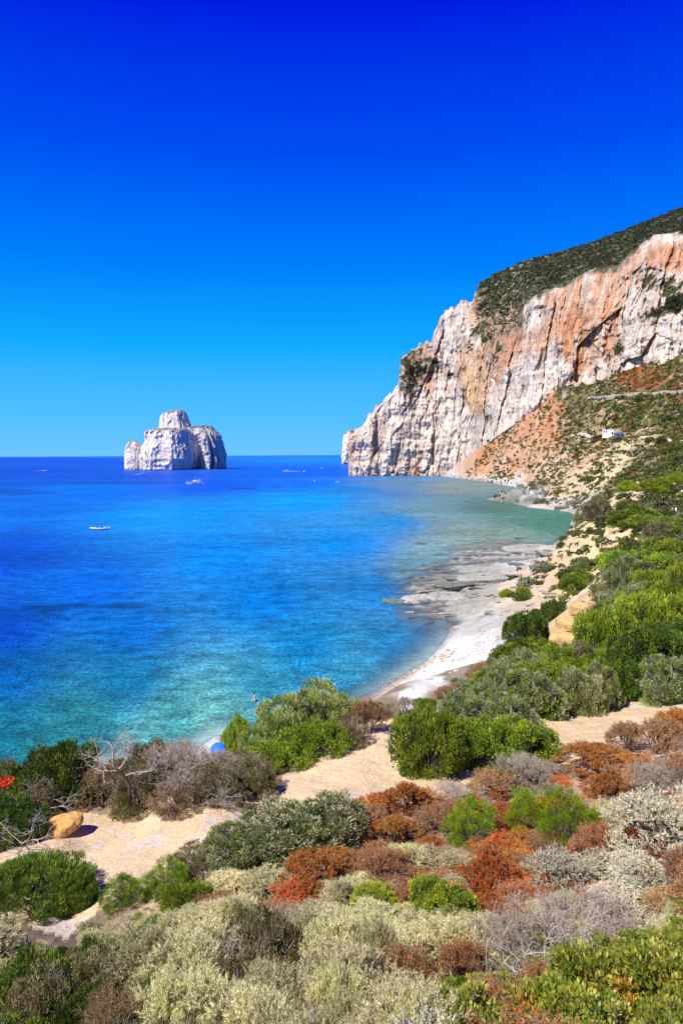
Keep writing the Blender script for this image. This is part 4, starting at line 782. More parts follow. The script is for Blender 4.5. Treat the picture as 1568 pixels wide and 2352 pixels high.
MAIN = [
 # beyond the path, on the edge above the sea
 (155, 1862, 200, 150, 'K', 'dense dark green tufted bush on the seaward edge, left of the bare dead tree'),
 (95, 1880, 120, 90, 'O', 'grey green half dry shrub behind the orange sandstone boulder'),
 (22, 1955, 150, 125, 'K', 'dark green bush at the left edge beside the overhanging sandstone boulder'),
 (10, 1850, 130, 100, 'V', 'grey green bush with red blooms at the left edge of the picture'),
 (70, 1945, 80, 80, 'K', 'low dark bush shading the hollow under the sandstone boulder'),
 (245, 1868, 120, 120, 'B', 'straw brown dry bush at the foot of the dead tree'),
 (330, 1880, 150, 110, 'O', 'low olive brown bush just right of the dead trunk'),
 (360, 1830, 150, 120, 'O', 'olive bush with whitish twig tips behind the dead trunk, above the turquoise water'),
 (415, 1830, 150, 128, 'S', 'large tangle of bleached bare twigs in the middle of the seaward thicket'),
 (420, 1885, 130, 90, 'B', 'small brown leafed bush at the path edge below the bleached tangle'),
 (500, 1862, 150, 110, 'O', 'olive and grey bush with white dead branches right of the bleached tangle'),
 (490, 1800, 120, 78, 'S', 'silvery bare shrub against the pale beach water'),
 (580, 1842, 130, 100, 'O', 'brown olive bush at the path edge left of the big bright green bush'),
 (565, 1790, 100, 66, 'B', 'light brown dry bush behind the brown olive bush'),
 (545, 1740, 66, 90, 'Y', 'small bright yellow green bush next to the blue beach umbrella'),
 (642, 1786, 145, 85, 'G', 'dark leaved bush hugging the path below the big light green dome'),
 (690, 1736, 190, 138, 'D', 'big pale green rounded bush on the cliff edge above the wading person'),
 (608, 1750, 100, 84, 'D', 'pale green low bush between the small bright one and the big pale dome'),
 (728, 1750, 145, 90, 'G', 'dark green bush at the path bend right of the pale green dome'),
 (735, 1690, 170, 122, 'D', 'light yellow green dome topped bush, highest of the seaward clump'),
 (800, 1725, 80, 80, 'B', 'brown scrubby bush at the right end of the seaward clump'),
 (842, 1700, 85, 90, 'N', 'rusty brown bush on the edge right of the light green domes'),
 (880, 1655, 70, 40, 'B', 'flat brown shrub at the gap where the white beach shows'),
 (935, 1650, 60, 50, 'S', 'small grey leafless shrub at the brink above the white beach'),
 (975, 1640, 50, 35, 'G', 'small green bush right of the grey leafless shrub at the brink'),
 # island of bushes in the fork of the path
 (985, 1800, 150, 160, 'G', 'round green bush forming the left end of the clump in the path fork'),
 (1060, 1750, 170, 150, 'V', 'silvery topped bush in the middle of the path fork clump'),
 (1105, 1785, 170, 130, 'G', 'leafy green bush in front at the middle of the path fork clump'),
 (1170, 1720, 150, 120, 'V', 'grey green bush at the back of the path fork clump'),
 (1205, 1760, 140, 110, 'G', 'low green bush forming the right end of the path fork clump'),
 # right of the path, above the beach
 (1035, 1615, 70, 40, 'N', 'small rusty shrub at the left tip of the slope above the beach'),
 (1085, 1618, 110, 60, 'V', 'grey green low shrub at the left tip of the slope above the beach'),
 (1150, 1625, 120, 80, 'G', 'green bush with red tinged neighbours behind the path'),
 (1120, 1580, 100, 60, 'N', 'orange brown low shrub halfway along the bushy slope edge'),
 (1215, 1632, 130, 100, 'Y', 'bright yellow green bush directly behind the bend of the right path'),
 (1300, 1645, 170, 110, 'G', 'wide green bush bordering the right path on its far side'),
 (1235, 1580, 130, 70, 'Y', 'lime green feathery bush above the bush that borders the path'),
 (1370, 1640, 110, 110, 'V', 'silver leaved bush with bare lower stems beside the right path'),
 (1390, 1560, 140, 150, 'G', 'tall rounded green bush standing proud left of the dark thicket'),
 (1410, 1600, 90, 110, 'K', 'dark juniper like bush in the shade of the tall rounded bush'),
 (1500, 1600, 180, 160, 'K', 'large dark green bush behind the path near the right edge'),
 (1500, 1500, 170, 130, 'G', 'green bush above the large dark one near the right edge'),
 (1560, 1600, 90, 90, 'G', 'low green bush where the path leaves the picture'),
 (1450, 1480, 150, 120, 'V', 'grey green bush full of bleached twigs right of the sandstone blocks'),
 (1560, 1430, 120, 130, 'Y', 'yellow green bush at the right edge above the dark thicket'),
 (1215, 1500, 100, 90, 'K', 'dark green bush on the slope edge left of the sandstone blocks'),
 (1268, 1425, 60, 45, 'K', 'small dark bush on the brow just left of the top sandstone block'),
 (1180, 1550, 120, 80, 'G', 'green bush on the steep brow above the pale beach'),
 (1320, 1360, 80, 50, 'G', 'green bush at the foot of the sand slope'),
 (1440, 1400, 160, 112, 'V', 'large bush with a web of white dead branches below the sand slope'),
 (1510, 1370, 160, 95, 'G', 'green bush behind the web of white dead branches'),
 (1450, 1320, 150, 52, 'G', 'bright green bush cresting the terrace above the dead branches'),
 (1540, 1300, 130, 62, 'G', 'green bush on the terrace at the right edge'),
 (1450, 1215, 110, 50, 'G', 'wedge shaped green bush running down the sand slope'),
 (1370, 1200, 80, 60, 'O', 'grey brown bush crowning the sand cliff above the bay'),
 (1435, 1202, 66, 30, 'K', 'dark grey bush right of the bush crowning the sand cliff'),
 (1540, 1232, 120, 42, 'Y', 'yellow green bush just below the hikers'),
 (1490, 1214, 90, 30, 'G', 'long low green bush below the wooden railing'),
 (1510, 1250, 90, 50, 'O', 'grey dead looking shrub under the yellow green bush by the hikers'),
 (1200, 1372, 30, 22, 'G', 'round green bush, right one of two alone on the pale sand by the shelf'),
 (1162, 1374, 32, 20, 'Y', 'flat green bush, left one of two alone on the pale sand by the shelf'),
 (1340, 1310, 40, 30, 'V', 'small grey green bush on the sand slope'),
 (1310, 1320, 26, 20, 'O', 'tiny olive bush low on the sand slope'),
 # foreground, near side of the path
 (700, 2010, 270, 180, 'V', 'big grey green dense bush in the middle foreground beside the path'),
 (560, 2020, 190, 128, 'V', 'left shoulder of grey green bushes next to the big dense one'),
 (470, 2040, 170, 105, 'O', 'olive green bush where the grey green bushes slope down to the path'),
 (790, 1960, 120, 95, 'O', 'grey brown bush between the big dense bush and the rusty shrubs'),
 (385, 2070, 110, 100, 'J', 'yellow green juniper beside the path, right one of a pair'),
 (290, 2100, 110, 90, 'J', 'yellow green juniper beside the path, left one of a pair'),
 (70, 2120, 260, 160, 'W', 'bright green upright broom like bush at the lower left by the path'),
 (175, 2110, 110, 110, 'W', 'smaller green broom like bush at the right foot of the big lower left one'),
 (865, 1900, 130, 78, 'R', 'bright rust red shrub touching the path in the middle'),
 (850, 1940, 130, 90, 'N', 'brown red shrub below the bright rust red one'),
 (905, 1965, 130, 90, 'R', 'rust red shrub in front of the vivid orange red one'),
 (1000, 1930, 110, 80, 'N', 'russet shrub left of the lone juniper'),
 (1165, 1925, 100, 80, 'R', 'red shrub squeezed between the lone juniper and the double juniper'),
 (1045, 1895, 100, 60, 'N', 'pinkish russet shrub above the lone juniper'),
 (930, 1900, 120, 100, 'R', 'vivid orange red shrub right of the first rust red shrub'),
 (975, 1860, 90, 50, 'R', 'small red brown shrub at the tip of the path fork'),
 (1050, 1855, 120, 62, 'S', 'grey pink leafless shrub below the path fork clump'),
 (1140, 1850, 130, 84, 'N', 'red brown shrub below the path fork clump'),
 (1200, 1840, 120, 110, 'S', 'grey twiggy shrub between two russet shrubs above the twin junipers'),
 (1260, 1810, 120, 64, 'S', 'mauve grey leafless shrub beside the right path'),
 (1370, 1795, 160, 88, 'R', 'big rusty orange shrub below the right path'),
 (1440, 1740, 100, 80, 'N', 'russet shrub near the right path, above the mauve grey thicket'),
 (1510, 1750, 130, 100, 'N', 'dark russet and green shrub at the right edge below the path'),
 (1550, 1700, 90, 70, 'R', 'red brown shrub at the right edge touching the path'),
 (1470, 1860, 160, 110, 'S', 'mauve grey leafless thicket at the right, below the russet shrubs'),
 (1540, 1830, 110, 90, 'S', 'mauve grey leafless shrub at the right edge'),
 (1400, 1860, 110, 90, 'R', 'orange brown shrub left of the mauve grey thicket'),
 (1400, 1930, 110, 90, 'P', 'pale cream shrub tucked right of the twin junipers'),
 (1083, 1960, 125, 128, 'J', 'bright green juniper standing alone among red and cream shrubs'),
 (1222, 1940, 125, 125, 'J', 'left half of the double bright green juniper'),
 (1312, 1970, 150, 155, 'J', 'right and larger half of the double bright green juniper'),
 (1170, 2010, 150, 80, 'R', 'rust red shrub below the double juniper'),
 (1270, 2030, 130, 62, 'N', 'russet shrub directly under the right half of the double juniper'),
 (1130, 2080, 150, 130, 'R', 'large orange red shrub in the middle of the right foreground'),
 (1180, 2110, 120, 90, 'N', 'faded russet shrub right of the large orange red one'),
 (1370, 2000, 120, 110, 'N', 'olive and russet shrub left of the big white grey shrub'),
 (1500, 2010, 230, 190, 'Q', 'big white grey shrub at the right edge of the foreground'),
 (1500, 2090, 180, 120, 'Q', 'low white grey shrub under the big one at the right edge'),
 (1280, 2080, 150, 130, 'Q', 'rounded pale grey shrub with cream top left of the red soil gap'),
 (1020, 2030, 170, 85, 'P', 'cream shrub below the lone juniper'),
 (940, 2030, 120, 90, 'P', 'cream twiggy shrub left of the one below the lone juniper'),
 (880, 2060, 140, 110, 'N', 'tan and russet shrub in the centre foreground'),
 (690, 2110, 150, 100, 'R', 'rust orange shrub directly below the big grey green bush'),
 (620, 2080, 130, 90, 'P', 'cream twiggy shrub below the left shoulder of grey green bushes'),
 (520, 2090, 130, 90, 'P', 'straw coloured shrub right of the yellow green junipers'),
 (430, 2120, 120, 90, 'G', 'small fresh green bush under the yellow green junipers'),
 (870, 2120, 120, 90, 'Y', 'small fresh green bush left of the red tipped green bush'),
 (1020, 2150, 150, 130, 'G', 'green bush with red tips in the centre of the foreground scrub'),
 (970, 2110, 90, 90, 'R', 'rust red shrub between the two fresh green bushes'),
 (1400, 2200, 220, 160, 'S', 'wide lilac grey leafless thicket in the right foreground'),
 (1260, 2220, 200, 170, 'S', 'lilac grey leafless shrub with visible stems in the right foreground'),
 (1150, 2260, 180, 170, 'S', 'grey shrub with pale crooked stems left of the lilac thicket'),
 (1190, 2130, 80, 60, 'R', 'small orange red shrub above the lilac grey shrubs'),
 (1060, 2300, 130, 140, 'N', 'dark russet shrub at the bottom, left of the broad leaved bushes'),
]
FAMILY = {'D': 'pale green dome bushes', 'G': 'green bushes', 'K': 'dark green bushes', 'Y': 'yellow green bushes', 'V': 'grey green bushes', 'O': 'olive bushes', 'B': 'dry brown bushes', 'R': 'rust red shrubs', 'N': 'russet shrubs', 'S': 'leafless grey shrubs',
          'P': 'pale cream shrubs', 'Q': 'white grey shrubs', 'J': 'junipers', 'W': 'broom like bushes', 'L': 'broad leaved lentisk bushes'}
for px, py, w, h, t, lab in MAIN: bush(px, py, w, h, t, lab, FAMILY[t])
NMAIN = len(PLACED)
HERO = [(m[0] - m[2] * .42, m[0] + m[2] * .42, m[1], m[3]) for m in MAIN if m[1] > 1840]
def clear_of_heroes(x, y, z, w, h):
    """lower a shrub until it leaves the described ones behind it in view"""
    for _ in range(14):
        qx, qy = project(np.array([x, y, z])); ty = project(np.array([x, y, z + h]))[1]; hw = w / 2 * F / math.hypot(x, y, CAMZ - z); bad = False
        for a, b, yb, hh in HERO:
            if qx + hw * .8 > a and qx - hw * .8 < b and qy > yb - hh * .2 and ty < yb - hh * .30: bad = True
        if not bad: return h, w
        h *= .85; w *= .97
    return h, w

# fill of the scrub between the shrubs told apart above: individuals again, chosen by what grows there
SEED = [(60, 2250, 'PPPPO'), (250, 2200, 'PPPPQ'), (60, 2320, 'LKOY'), (200, 2300, 'KOPB'), (380, 2280, 'OPBP'), (450, 2220, 'PPPSN'), (100, 2345, 'OLKKL'), (300, 2340, 'KOBPO'), (640, 2180, 'PPSN'), (560, 2260, 'PPSOP'), (800, 2150, 'PPPR'), (780, 2250, 'PPPP'), (850, 2340, 'PPPP'), (650, 2340, 'PPSO'),
        (500, 2330, 'OSPK'), (960, 2240, 'PPPQ'), (980, 2340, 'GNPP'), (1100, 2180, 'QSRP'), (1200, 2180, 'QSP'), (1300, 2150, 'SQRP'), (1450, 2110, 'QQP'), (1540, 2140, 'NPQ'), (1100, 1960, 'RPRN'), (1200, 1960, 'RNRR'), (1150, 2060, 'RRN'), (960, 1960, 'RRN'), (880, 1980, 'RN'), (1060, 1900, 'RNR'), (1330, 1830, 'RRN'),
        (1400, 2060, 'RQN'), (1550, 1950, 'RNQ'), (1300, 1880, 'RNS'), (1000, 1920, 'RNS'), (900, 1990, 'NPP'), (760, 2060, 'PPR'), (1450, 1800, 'RNS'), (1200, 2320, 'LLN'), (1330, 2280, 'LLL'), (1450, 2270, 'LLL'), (1540, 2230, 'LLL'), (1400, 2340, 'LLL'),
        (1540, 2340, 'LLL'), (1250, 2260, 'LSL'), (380, 2180, 'PPJ'), (20, 2150, 'OPP'),
        (1300, 1560, 'YYGVO'), (1180, 1590, 'GVYNV'), (1430, 1540, 'KKG'), (1540, 1520, 'GKV'), (1500, 1420, 'GVVO'), (1400, 1350, 'GVK'), (1540, 1340, 'GVY'), (1500, 1280, 'GYVO'), (1200, 1520, 'GVK'), (1370, 1480, 'GVYO'),
        (250, 1800, 'OKB'), (450, 1850, 'OBS'), (650, 1770, 'GVG'), (60, 1900, 'KGO'), (1100, 1600, 'GNVY')]
SDP = np.array([ground(a, min(b, 2352))[:2] for a, b, _ in SEED]); SDU = uv(SDP[:, 0], SDP[:, 1])
pth = [np.array(p)[:, :2] for p in PATHS]
cnt = {}
WHERE = {'L': 'glossy broad leaved lentisk bush spreading across the lower right corner'}
CUTS = (' on ', ' beside', ' behind', ' below', ' above', ' left', ' right', ' in ', ' at ', ' touching', ' tucked', ' forming', ' under', ' between', ' just', ' next', ' where', ' hugging', ' against', ' along', ' bordering', ' full ', ' crowning', ' cresting', ' running', ' standing', ' shading', ' halfway', ' directly', ' among', ' low ', ' leading', ' near', ' from', ' with', ' of ')
MREF = []
for (px, py, w, h, t, lab), (x0, y0, w0) in zip(MAIN, list(PLACED)[:NMAIN]):
    cut = min([lab.find(c, 6) for c in CUTS if lab.find(c, 6) > 0] + [len(lab)]); sh = ' '.join(lab[:cut].split()[:6]).rstrip(',')
    MREF.append((x0, y0, sh))
BASEL = {'D': 'pale green bush', 'G': 'green bush', 'K': 'dark green bush', 'Y': 'yellow green bush', 'V': 'grey green bush', 'O': 'olive bush', 'B': 'dry brown bush', 'R': 'rust red shrub', 'N': 'faded russet shrub', 'S': 'leafless grey shrub', 'P': 'spiny cream shrub', 'Q': 'whitish grey shrub', 'J': 'little juniper', 'W': 'little broom', 'L': 'glossy lentisk bush'}
def fill_label(t, x, y, w):
    k = min(MREF, key=lambda m: math.hypot(m[0] - x, m[1] - y)); dx, dy = x - k[0], y - k[1]
    side = ('to the left of' if dx < 0 else 'to the right of') if abs(dx) > abs(dy) else ('behind' if dy > 0 else 'in front of')
    far = 'close ' if math.hypot(dx, dy) < 1.4 else ('' if math.hypot(dx, dy) < 2.6 else 'well ')
    size = 'small' if w < 1.3 else ('middling' if w < 1.8 else 'broad')
    return '%s %s %s%s the %s' % (size, BASEL[t], far, side, k[2])
def fill_one(x, y, w, h):
    u = uv(np.array(x), np.array(y)); d2 = ((SDU - u) ** 2).sum(1) * np.array([vr.uniform(.6, 1.5) for _ in SEED]); t = vr.choice(SEED[int(d2.argmin())][2])
    if cnt.get(t, 0) > 200: return
    cnt[t] = cnt.get(t, 0) + 1; z = float(hz(x, y)); r = math.hypot(x, y)
    zone = 'near scrub below the path' if r < 24 and z < 30 else 'slope beyond the path'
    _unused = {'G': 'small green bush filling the %s', 'K': 'small dark green bush filling the %s', 'Y': 'small yellow green bush filling the %s', 'V': 'small grey green bush filling the %s', 'O': 'small olive bush filling the %s', 'B': 'small dry brown bush filling the %s',
           'R': 'small rust red shrub among the %s', 'N': 'small faded russet shrub among the %s', 'S': 'small leafless grey shrub among the %s', 'P': 'cream coloured spiny twig shrub among the %s', 'Q': 'whitish grey twig shrub among the %s',
           'J': 'small juniper among the %s', 'W': 'small broom among the %s', 'L': 'broad leaved lentisk bush in the bottom right of the %s'}[t] % zone
    if t == 'L': h *= .8
    plant(t, (x, y, z), w, h, fill_label(t, x, y, w), FAMILY[t] + ' in the ' + zone)
TOPX = [-400, 0, 60, 120, 190, 250, 330, 480, 560, 640, 760, 860, 930, 1000, 1090, 1180, 1270, 1330, 1400, 1568, 1900]
TOPY = [2020, 2080, 2150, 2175, 2150, 2100, 2080, 1985, 1930, 1900, 1890, 1890, 1890, 1880, 1840, 1815, 1785, 1755, 1722, 1668, 1640]
r = 3.6
while r < 24.5:
    step = .62 + r * .030; a = -30 + vr.uniform(0, 3)
    while a < 33:
        rr_ = r + vr.uniform(-.35, .35) * step; aa_ = a + vr.uniform(-.3, .3) * math.degrees(step / r)
        x, y = rr_ * math.sin(R(aa_)), rr_ * math.cos(R(aa_)); a += math.degrees(step / r)
        w = step * vr.uniform(1.35, 2.0)
        if any(inpoly(np.array(x + dx), np.array(y + dy), p) for p in pth for dx, dy in ((0, 0), (w * .35, 0), (-w * .35, 0), (0, w * .5), (0, -w * .3))): continue
        qx, qy = project(np.array([x, y, float(hz(x, y))]))
        if qy < 1850 and qx < 1000: continue
        qx_ = qx
        if any(math.hypot(x - a0, y - b0) < w0 * .42 for a0, b0, w0 in PLACED): continue
        if rr_ > 18 and qx < 900: continue
        h = w * vr.uniform(.5, .75); z = float(hz(x, y)); rb = math.hypot(x, y) + w * .25; kx = rb / math.hypot(x, y)
        ty = float(np.interp(float(qx), TOPX, TOPY)) + vr.uniform(12, 60)
        for _ in range(12):
            if project(np.array([x * kx, y * kx, z + h * .92]))[1] > ty: break
            h *= .82; w *= .95
        h, w = clear_of_heroes(x, y, z, w, h)
        if h < .16: continue
        fill_one(x, y, w, h)
    r += step * .9
EDGE = [ground(a, b) for a, b in ((1020, 1640), (1180, 1640), (1290, 1655), (1420, 1600), (1568, 1612), (1600, 1330), (1500, 1310), (1420, 1350), (1370, 1410), (1290, 1460), (1200, 1540), (1090, 1610))]
BARE = [(1262, 1570), (1262, 1420), (1320, 1370), (1370, 1380), (1440, 1345), (1450, 1390), (1370, 1460), (1350, 1570)]
tries = 0; n_ = 0
while n_ < 115 and tries < 5000:
    tries += 1; px, py = vr.uniform(1010, 1640), vr.uniform(1255, 1640); p = ground(px, py)
    if p[2] < 5 or p[0] ** 2 + p[1] ** 2 > 190 ** 2: continue
    if not inpoly(np.array(p[0]), np.array(p[1]), EDGE): continue
    d = math.hypot(p[0], p[1]); w = vr.uniform(1.3, 2.6) * (1 + d / 160)
    if any(math.hypot(p[0] - a0, p[1] - b0) < (w0 * .5) for a0, b0, w0 in PLACED) or inpoly(np.array(px), np.array(py), BARE): continue
    h = w * vr.uniform(.5, .75); lim = float(np.interp(px, [1000, 1100, 1200, 1290, 1370, 1400, 1480, 1568, 1700], [1620, 1560, 1482, 1405, 1335, 1297, 1268, 1240, 1200])) + vr.uniform(0, 30)
    for _ in range(9):
        if project(np.array([p[0], p[1], p[2] + h]))[1] > lim: break
        h *= .8; w *= .93
    fill_one(p[0], p[1], w, h); n_ += 1
tries = 0; n_ = 0          # steep seaward slope under the edge bushes
while n_ < 60 and tries < 3000:
    tries += 1; az = vr.uniform(-27, 8); rr_ = vr.uniform(29, 40); x, y = rr_ * math.sin(R(az)), rr_ * math.cos(R(az)); z = float(hz(x, y))
    qx, qy = project(np.array([x, y, z + 1.0]))
    lim = np.interp(float(qx), [0, 60, 260, 500, 520, 600, 760, 900, 960, 1568], [1790, 1745, 1745, 1745, 1740, 1680, 1610, 1640, 1650, 1650])
    if qy < lim or any(math.hypot(x - a0, y - b0) < w0 * .5 for a0, b0, w0 in PLACED): continue
    if any(inpoly(np.array(x), np.array(y), p) for p in pth): continue
    w = vr.uniform(1.2, 2.2); fill_one(x, y, w, w * .6); n_ += 1
# young shrubs pushing up through their neighbours
lows = [q for q in PLACED[NMAIN:] if math.hypot(q[0], q[1]) < 22 and q[2] < 1.4]
for _ in range(190):
    x0, y0, w0 = vr.choice(lows); x = x0 + vr.gauss(0, w0 * .6); y = y0 + vr.gauss(0, w0 * .6); r_ = math.hypot(x, y)
    if r_ < 5 or any(inpoly(np.array(x + dx), np.array(y), p) for p in pth for dx in (-.4, 0, .4)): continue
    w = vr.uniform(.45, .95); z = float(hz(x, y)); h = w * vr.uniform(.8, 1.25); qx, _q = project(np.array([x, y, z])); ty = float(np.interp(float(qx), TOPX, TOPY)) + 20
    if project(np.array([x, y, z + h]))[1] < ty: h *= .5
    if project(np.array([x, y, z + h]))[1] < ty: continue
    h, w = clear_of_heroes(x, y, z, w, h)
    if h < .2: continue
    fill_one(x, y, w, h)
# low cushions over ground that would lie bare
n_ = 0; tries = 0
while n_ < 150 and tries < 6000:
    tries += 1; r_ = vr.uniform(9, 24); az = vr.uniform(-27, 27); x, y = r_ * math.sin(R(az)), r_ * math.cos(R(az)); z = float(hz(x, y)); qx, qy = project(np.array([x, y, z]))
    if qx < 830 and qy < 2130: continue
    if any(inpoly(np.array(x + dx), np.array(y + dy), p) for p in pth for dx, dy in ((0, 0), (.3, 0), (-.3, 0), (0, .5))): continue
    if qy < float(np.interp(float(qx), TOPX, TOPY)) or any(math.hypot(x - a0, y - b0) < w1 * .5 for a0, b0, w1 in PLACED): continue
    w = vr.uniform(.5, .95); fill_one(x, y, w, w * vr.uniform(.32, .5)); n_ += 1
print('placed', len(PLACED), cnt)

# ================================================================== hillside shrubs
def clumps_mesh(name, P, S, C, g, nl=34):
    """many small shrubs joined: P (n,3) feet, S radius, C colours"""
    n = len(P); k = np.repeat(np.arange(n), nl); d = rdir(len(k), g); d[:, 2] = np.abs(d[:, 2]); s = S[k][:, None]
    pos = P[k] + d * s * P3(.85, .85, .75) * g.uniform(.6, 1.0, (len(k), 1)) - P3(0, 0, .1) * s; ax = d * .4 + rdir(len(k), g) * .9 + P3(0, 0, .25)
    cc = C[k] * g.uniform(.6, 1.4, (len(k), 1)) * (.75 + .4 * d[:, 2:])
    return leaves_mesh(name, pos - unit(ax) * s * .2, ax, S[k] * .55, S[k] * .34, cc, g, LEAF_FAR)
LEAF_FAR = leaf_mat('far_leaves', transl=.15, var=.2, rough=.7, spec=.15)
DENS = [(1300, 900, .9), (1350, 930, .9), (1450, 870, .5), (1500, 840, .7), (1560, 830, .9), (1450, 960, 1.), (1540, 950, 1.), (1350, 985, .7), (1480, 1010, .7), (1550, 1040, .9), (1530, 1080, 1.), (1440, 1090, .7), (1400, 1040, .12), (1420, 1060, .15), (1340, 1100, .22),
        (1200, 1010, .35), (1260, 970, .2), (1110, 1050, .55), (1070, 1080, .25), (1130, 1000, .6), (1230, 1050, .4), (1330, 1030, .35), (1150, 1075, .35), (1250, 1090, .25), (1300, 1120, .3), (1400, 1120, .5), (1560, 1110, .6), (1480, 1140, .25), (1350, 1160, .1),
        (1200, 1110, .0), (1100, 1100, .0), (1250, 1150, .1), (1300, 1270, .05), (1350, 1230, .05), (1420, 1250, .06), (1380, 1290, .1), (1250, 1350, .02), (1150, 1400, .0), (1100, 1450, 0), (1440, 1190, .3)]
DU = np.array([ground(a, b)[:2] for a, b, _ in DENS]); DU = uv(DU[:, 0], DU[:, 1]); DV = np.array([d for *_, d in DENS])
sel = (GR > 105) & (GR < 980) & (GZ > 1.5) & (PXg > 1000) & (PXg < 1640) & (PYg > 790) & (PYg < 1480)
ci, cj = np.nonzero(sel)
up = np.zeros(GX.shape); up[:, :-1] = np.maximum(PYg[:, :-1] - PYg[:, 1:], 0)
pyc = PYg[ci, cj]; vis = PYg <= np.minimum.accumulate(np.where(GR > 12, PYg, 9e9), axis=1) + 2      # not hidden by nearer ground
cu = uv(GX[ci, cj], GY[ci, cj]); dd_ = ((cu[:, None] - DU[None]) ** 2).sum(-1); ww = 1 / (dd_ + 1e-3) ** 2; den = (ww @ DV) / ww.sum(1)
clus = sstep(-.15, .25, fbm(GA[ci, cj] * 1.1, GL[ci, cj] * 16, s=301, o=3)); den = den * (.25 + clus)
wgt = up[ci, cj] * den * vis[ci, cj]; g3 = np.random.default_rng(55)
idx = g3.choice(len(ci), 6200, replace=False, p=wgt / wgt.sum())
hx, hy, hr = GX[ci, cj][idx], GY[ci, cj][idx], GR[ci, cj][idx]
hx = hx + g3.normal(size=len(hx)) * hr * .002; hy = hy + g3.normal(size=len(hy)) * hr * .003; hzv = hz(hx, hy); hpx = PXg[ci, cj][idx]; hpy = PYg[ci, cj][idx]
hs = hr ** .45 * g3.uniform(.045, .16, len(hr)) * (1 + (g3.random(len(hr)) < .08) * .8)
HC = np.array([(.075, .105, .018), (.055, .085, .018), (.12, .135, .025), (.11, .105, .05), (.16, .17, .09), (.27, .10, .03), (.18, .10, .04)])
pc = g3.choice(7, len(hr), p=[.31, .27, .17, .12, .09, .015, .025]); red_zone = (hpy < 905) & (hpx > 1415) & (hpx < 1540); pc = np.where(red_zone & (g3.random(len(pc)) < .3), 5, pc)
orange_z = (hpx < 1290) & (hpy > 940) & (hpy < 1095) & (g3.random(len(pc)) < .5); pc = np.where(orange_z, 3, pc)
pc = np.where((hr < 330) & (pc >= 5), 0, pc)
hcol = HC[pc]
big = np.argsort(-hs / hr)[:290]; rest = np.setdiff1d(np.arange(len(hr)), big)
HM = []
for i in range(7):
    c, d = dome(g3, 90, 6, .8); k = np.repeat(np.arange(len(c)), 22); pos = c[k] + rdir(len(k), g3) * .15; ax = d[k] * .4 + rdir(len(k), g3)
    cc = pick([HC[i], HC[i] * 1.3, HC[i] * .75], len(c), g3)[k] * g3.uniform(.7, 1.3, (len(k), 1)) * 1.25
    HM.append(leaves_mesh('hillside_shrub_leaves', pos, ax, .15, .08, cc, g3, LEAF_FAR))
CN = ['mid green', 'dark green', 'light green', 'olive brown', 'silver grey', 'rust red', 'brown']
ZONES = [((1395, 1003), 'the white hut'), ((1447, 1172), 'the umbrella pine'), ((1535, 1172), 'the railing with the hikers'), ((1190, 1145), 'the dark rock point'), ((1240, 960), 'the orange scree top'), ((1110, 1050), 'the cliff foot'), ((1300, 900), 'the rocky ridge under the cliff'),
         ((1470, 860), 'the red patch of slope'), ((1540, 915), 'the coast road'), ((1530, 1008), 'the pale dirt track'), ((1400, 1045), 'the bare sand patch'), ((1320, 1120), 'the sandy shore slope'), ((1310, 1250), 'the sand cliff'), ((1300, 1330), 'the sand slope above the shelf'), ((1560, 1060), 'the right edge of the hillside')]
for i in big:
    o = link('hillside_shrub', HM[pc[i]]); s = hs[i]; o.location = (hx[i], hy[i], hzv[i] - .1 * s); o.scale = (s * vr.uniform(.9, 1.3), s * vr.uniform(.9, 1.3), s * vr.uniform(.7, 1)); o.rotation_euler = (0, 0, vr.uniform(0, 6.28))
    zn = min(ZONES, key=lambda q: math.hypot(q[0][0] - hpx[i], q[0][1] - hpy[i])); ddx, ddy = hpx[i] - zn[0][0], hpy[i] - zn[0][1]
    sd_ = ('left of' if ddx < 0 else 'right of') if abs(ddx) > abs(ddy) else ('uphill of' if ddy < 0 else 'downhill of'); nr = 'close ' if math.hypot(ddx, ddy) < 28 else ''
    tag(o, '%s %s shrub on the hillside %s%s %s' % ('big' if s > 2.2 else 'small', CN[pc[i]], nr, sd_, zn[1]), 'shrub', '%s shrubs dotted over the hillside' % CN[pc[i]])
PR = np.stack([hx, hy, hzv], 1)[rest]
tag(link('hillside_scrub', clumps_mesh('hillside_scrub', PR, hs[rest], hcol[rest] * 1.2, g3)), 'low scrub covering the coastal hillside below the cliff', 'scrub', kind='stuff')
# scrub on the cliff: top slope and ledges
PVt, PXt, Vt, mgt = TOPV
prob = (Vt > 3.02) * sstep(1080, 1110, PXt) * np.clip((Vt - 2.9) * 3, 0, 1) * 1.0 + (Vt <= 3.02) * (Vt > .95) * np.clip(mgt - .35, 0, 1) * .9
prob = prob * (PXt < 1620); prob[:, :] *= sstep(-.5, .3, fbm(PVt[..., 0] / 30, PVt[..., 1] / 30, PVt[..., 2] / 30, s=311)) * .8 + .2
pf = prob.ravel() / prob.sum(); ii = g3.choice(prob.size, 5200, replace=False, p=pf); PT = PVt.reshape(-1, 3)[ii] + g3.normal(size=(len(ii), 3)) * P3(1, 1, 0)
sT = g3.uniform(1.2, 3.2, len(ii)); cT = np.array([(.040, .052, .020), (.052, .060, .024), (.075, .075, .035), (.10, .085, .05)])[g3.choice(4, len(ii), p=[.4, .3, .2, .1])]
tag(link('cliff_scrub', clumps_mesh('cliff_scrub', PT, sT, cT * 1.1, g3, nl=26)), 'dark scrub covering the slope and ledges on top of the cliff', 'scrub', kind='stuff')

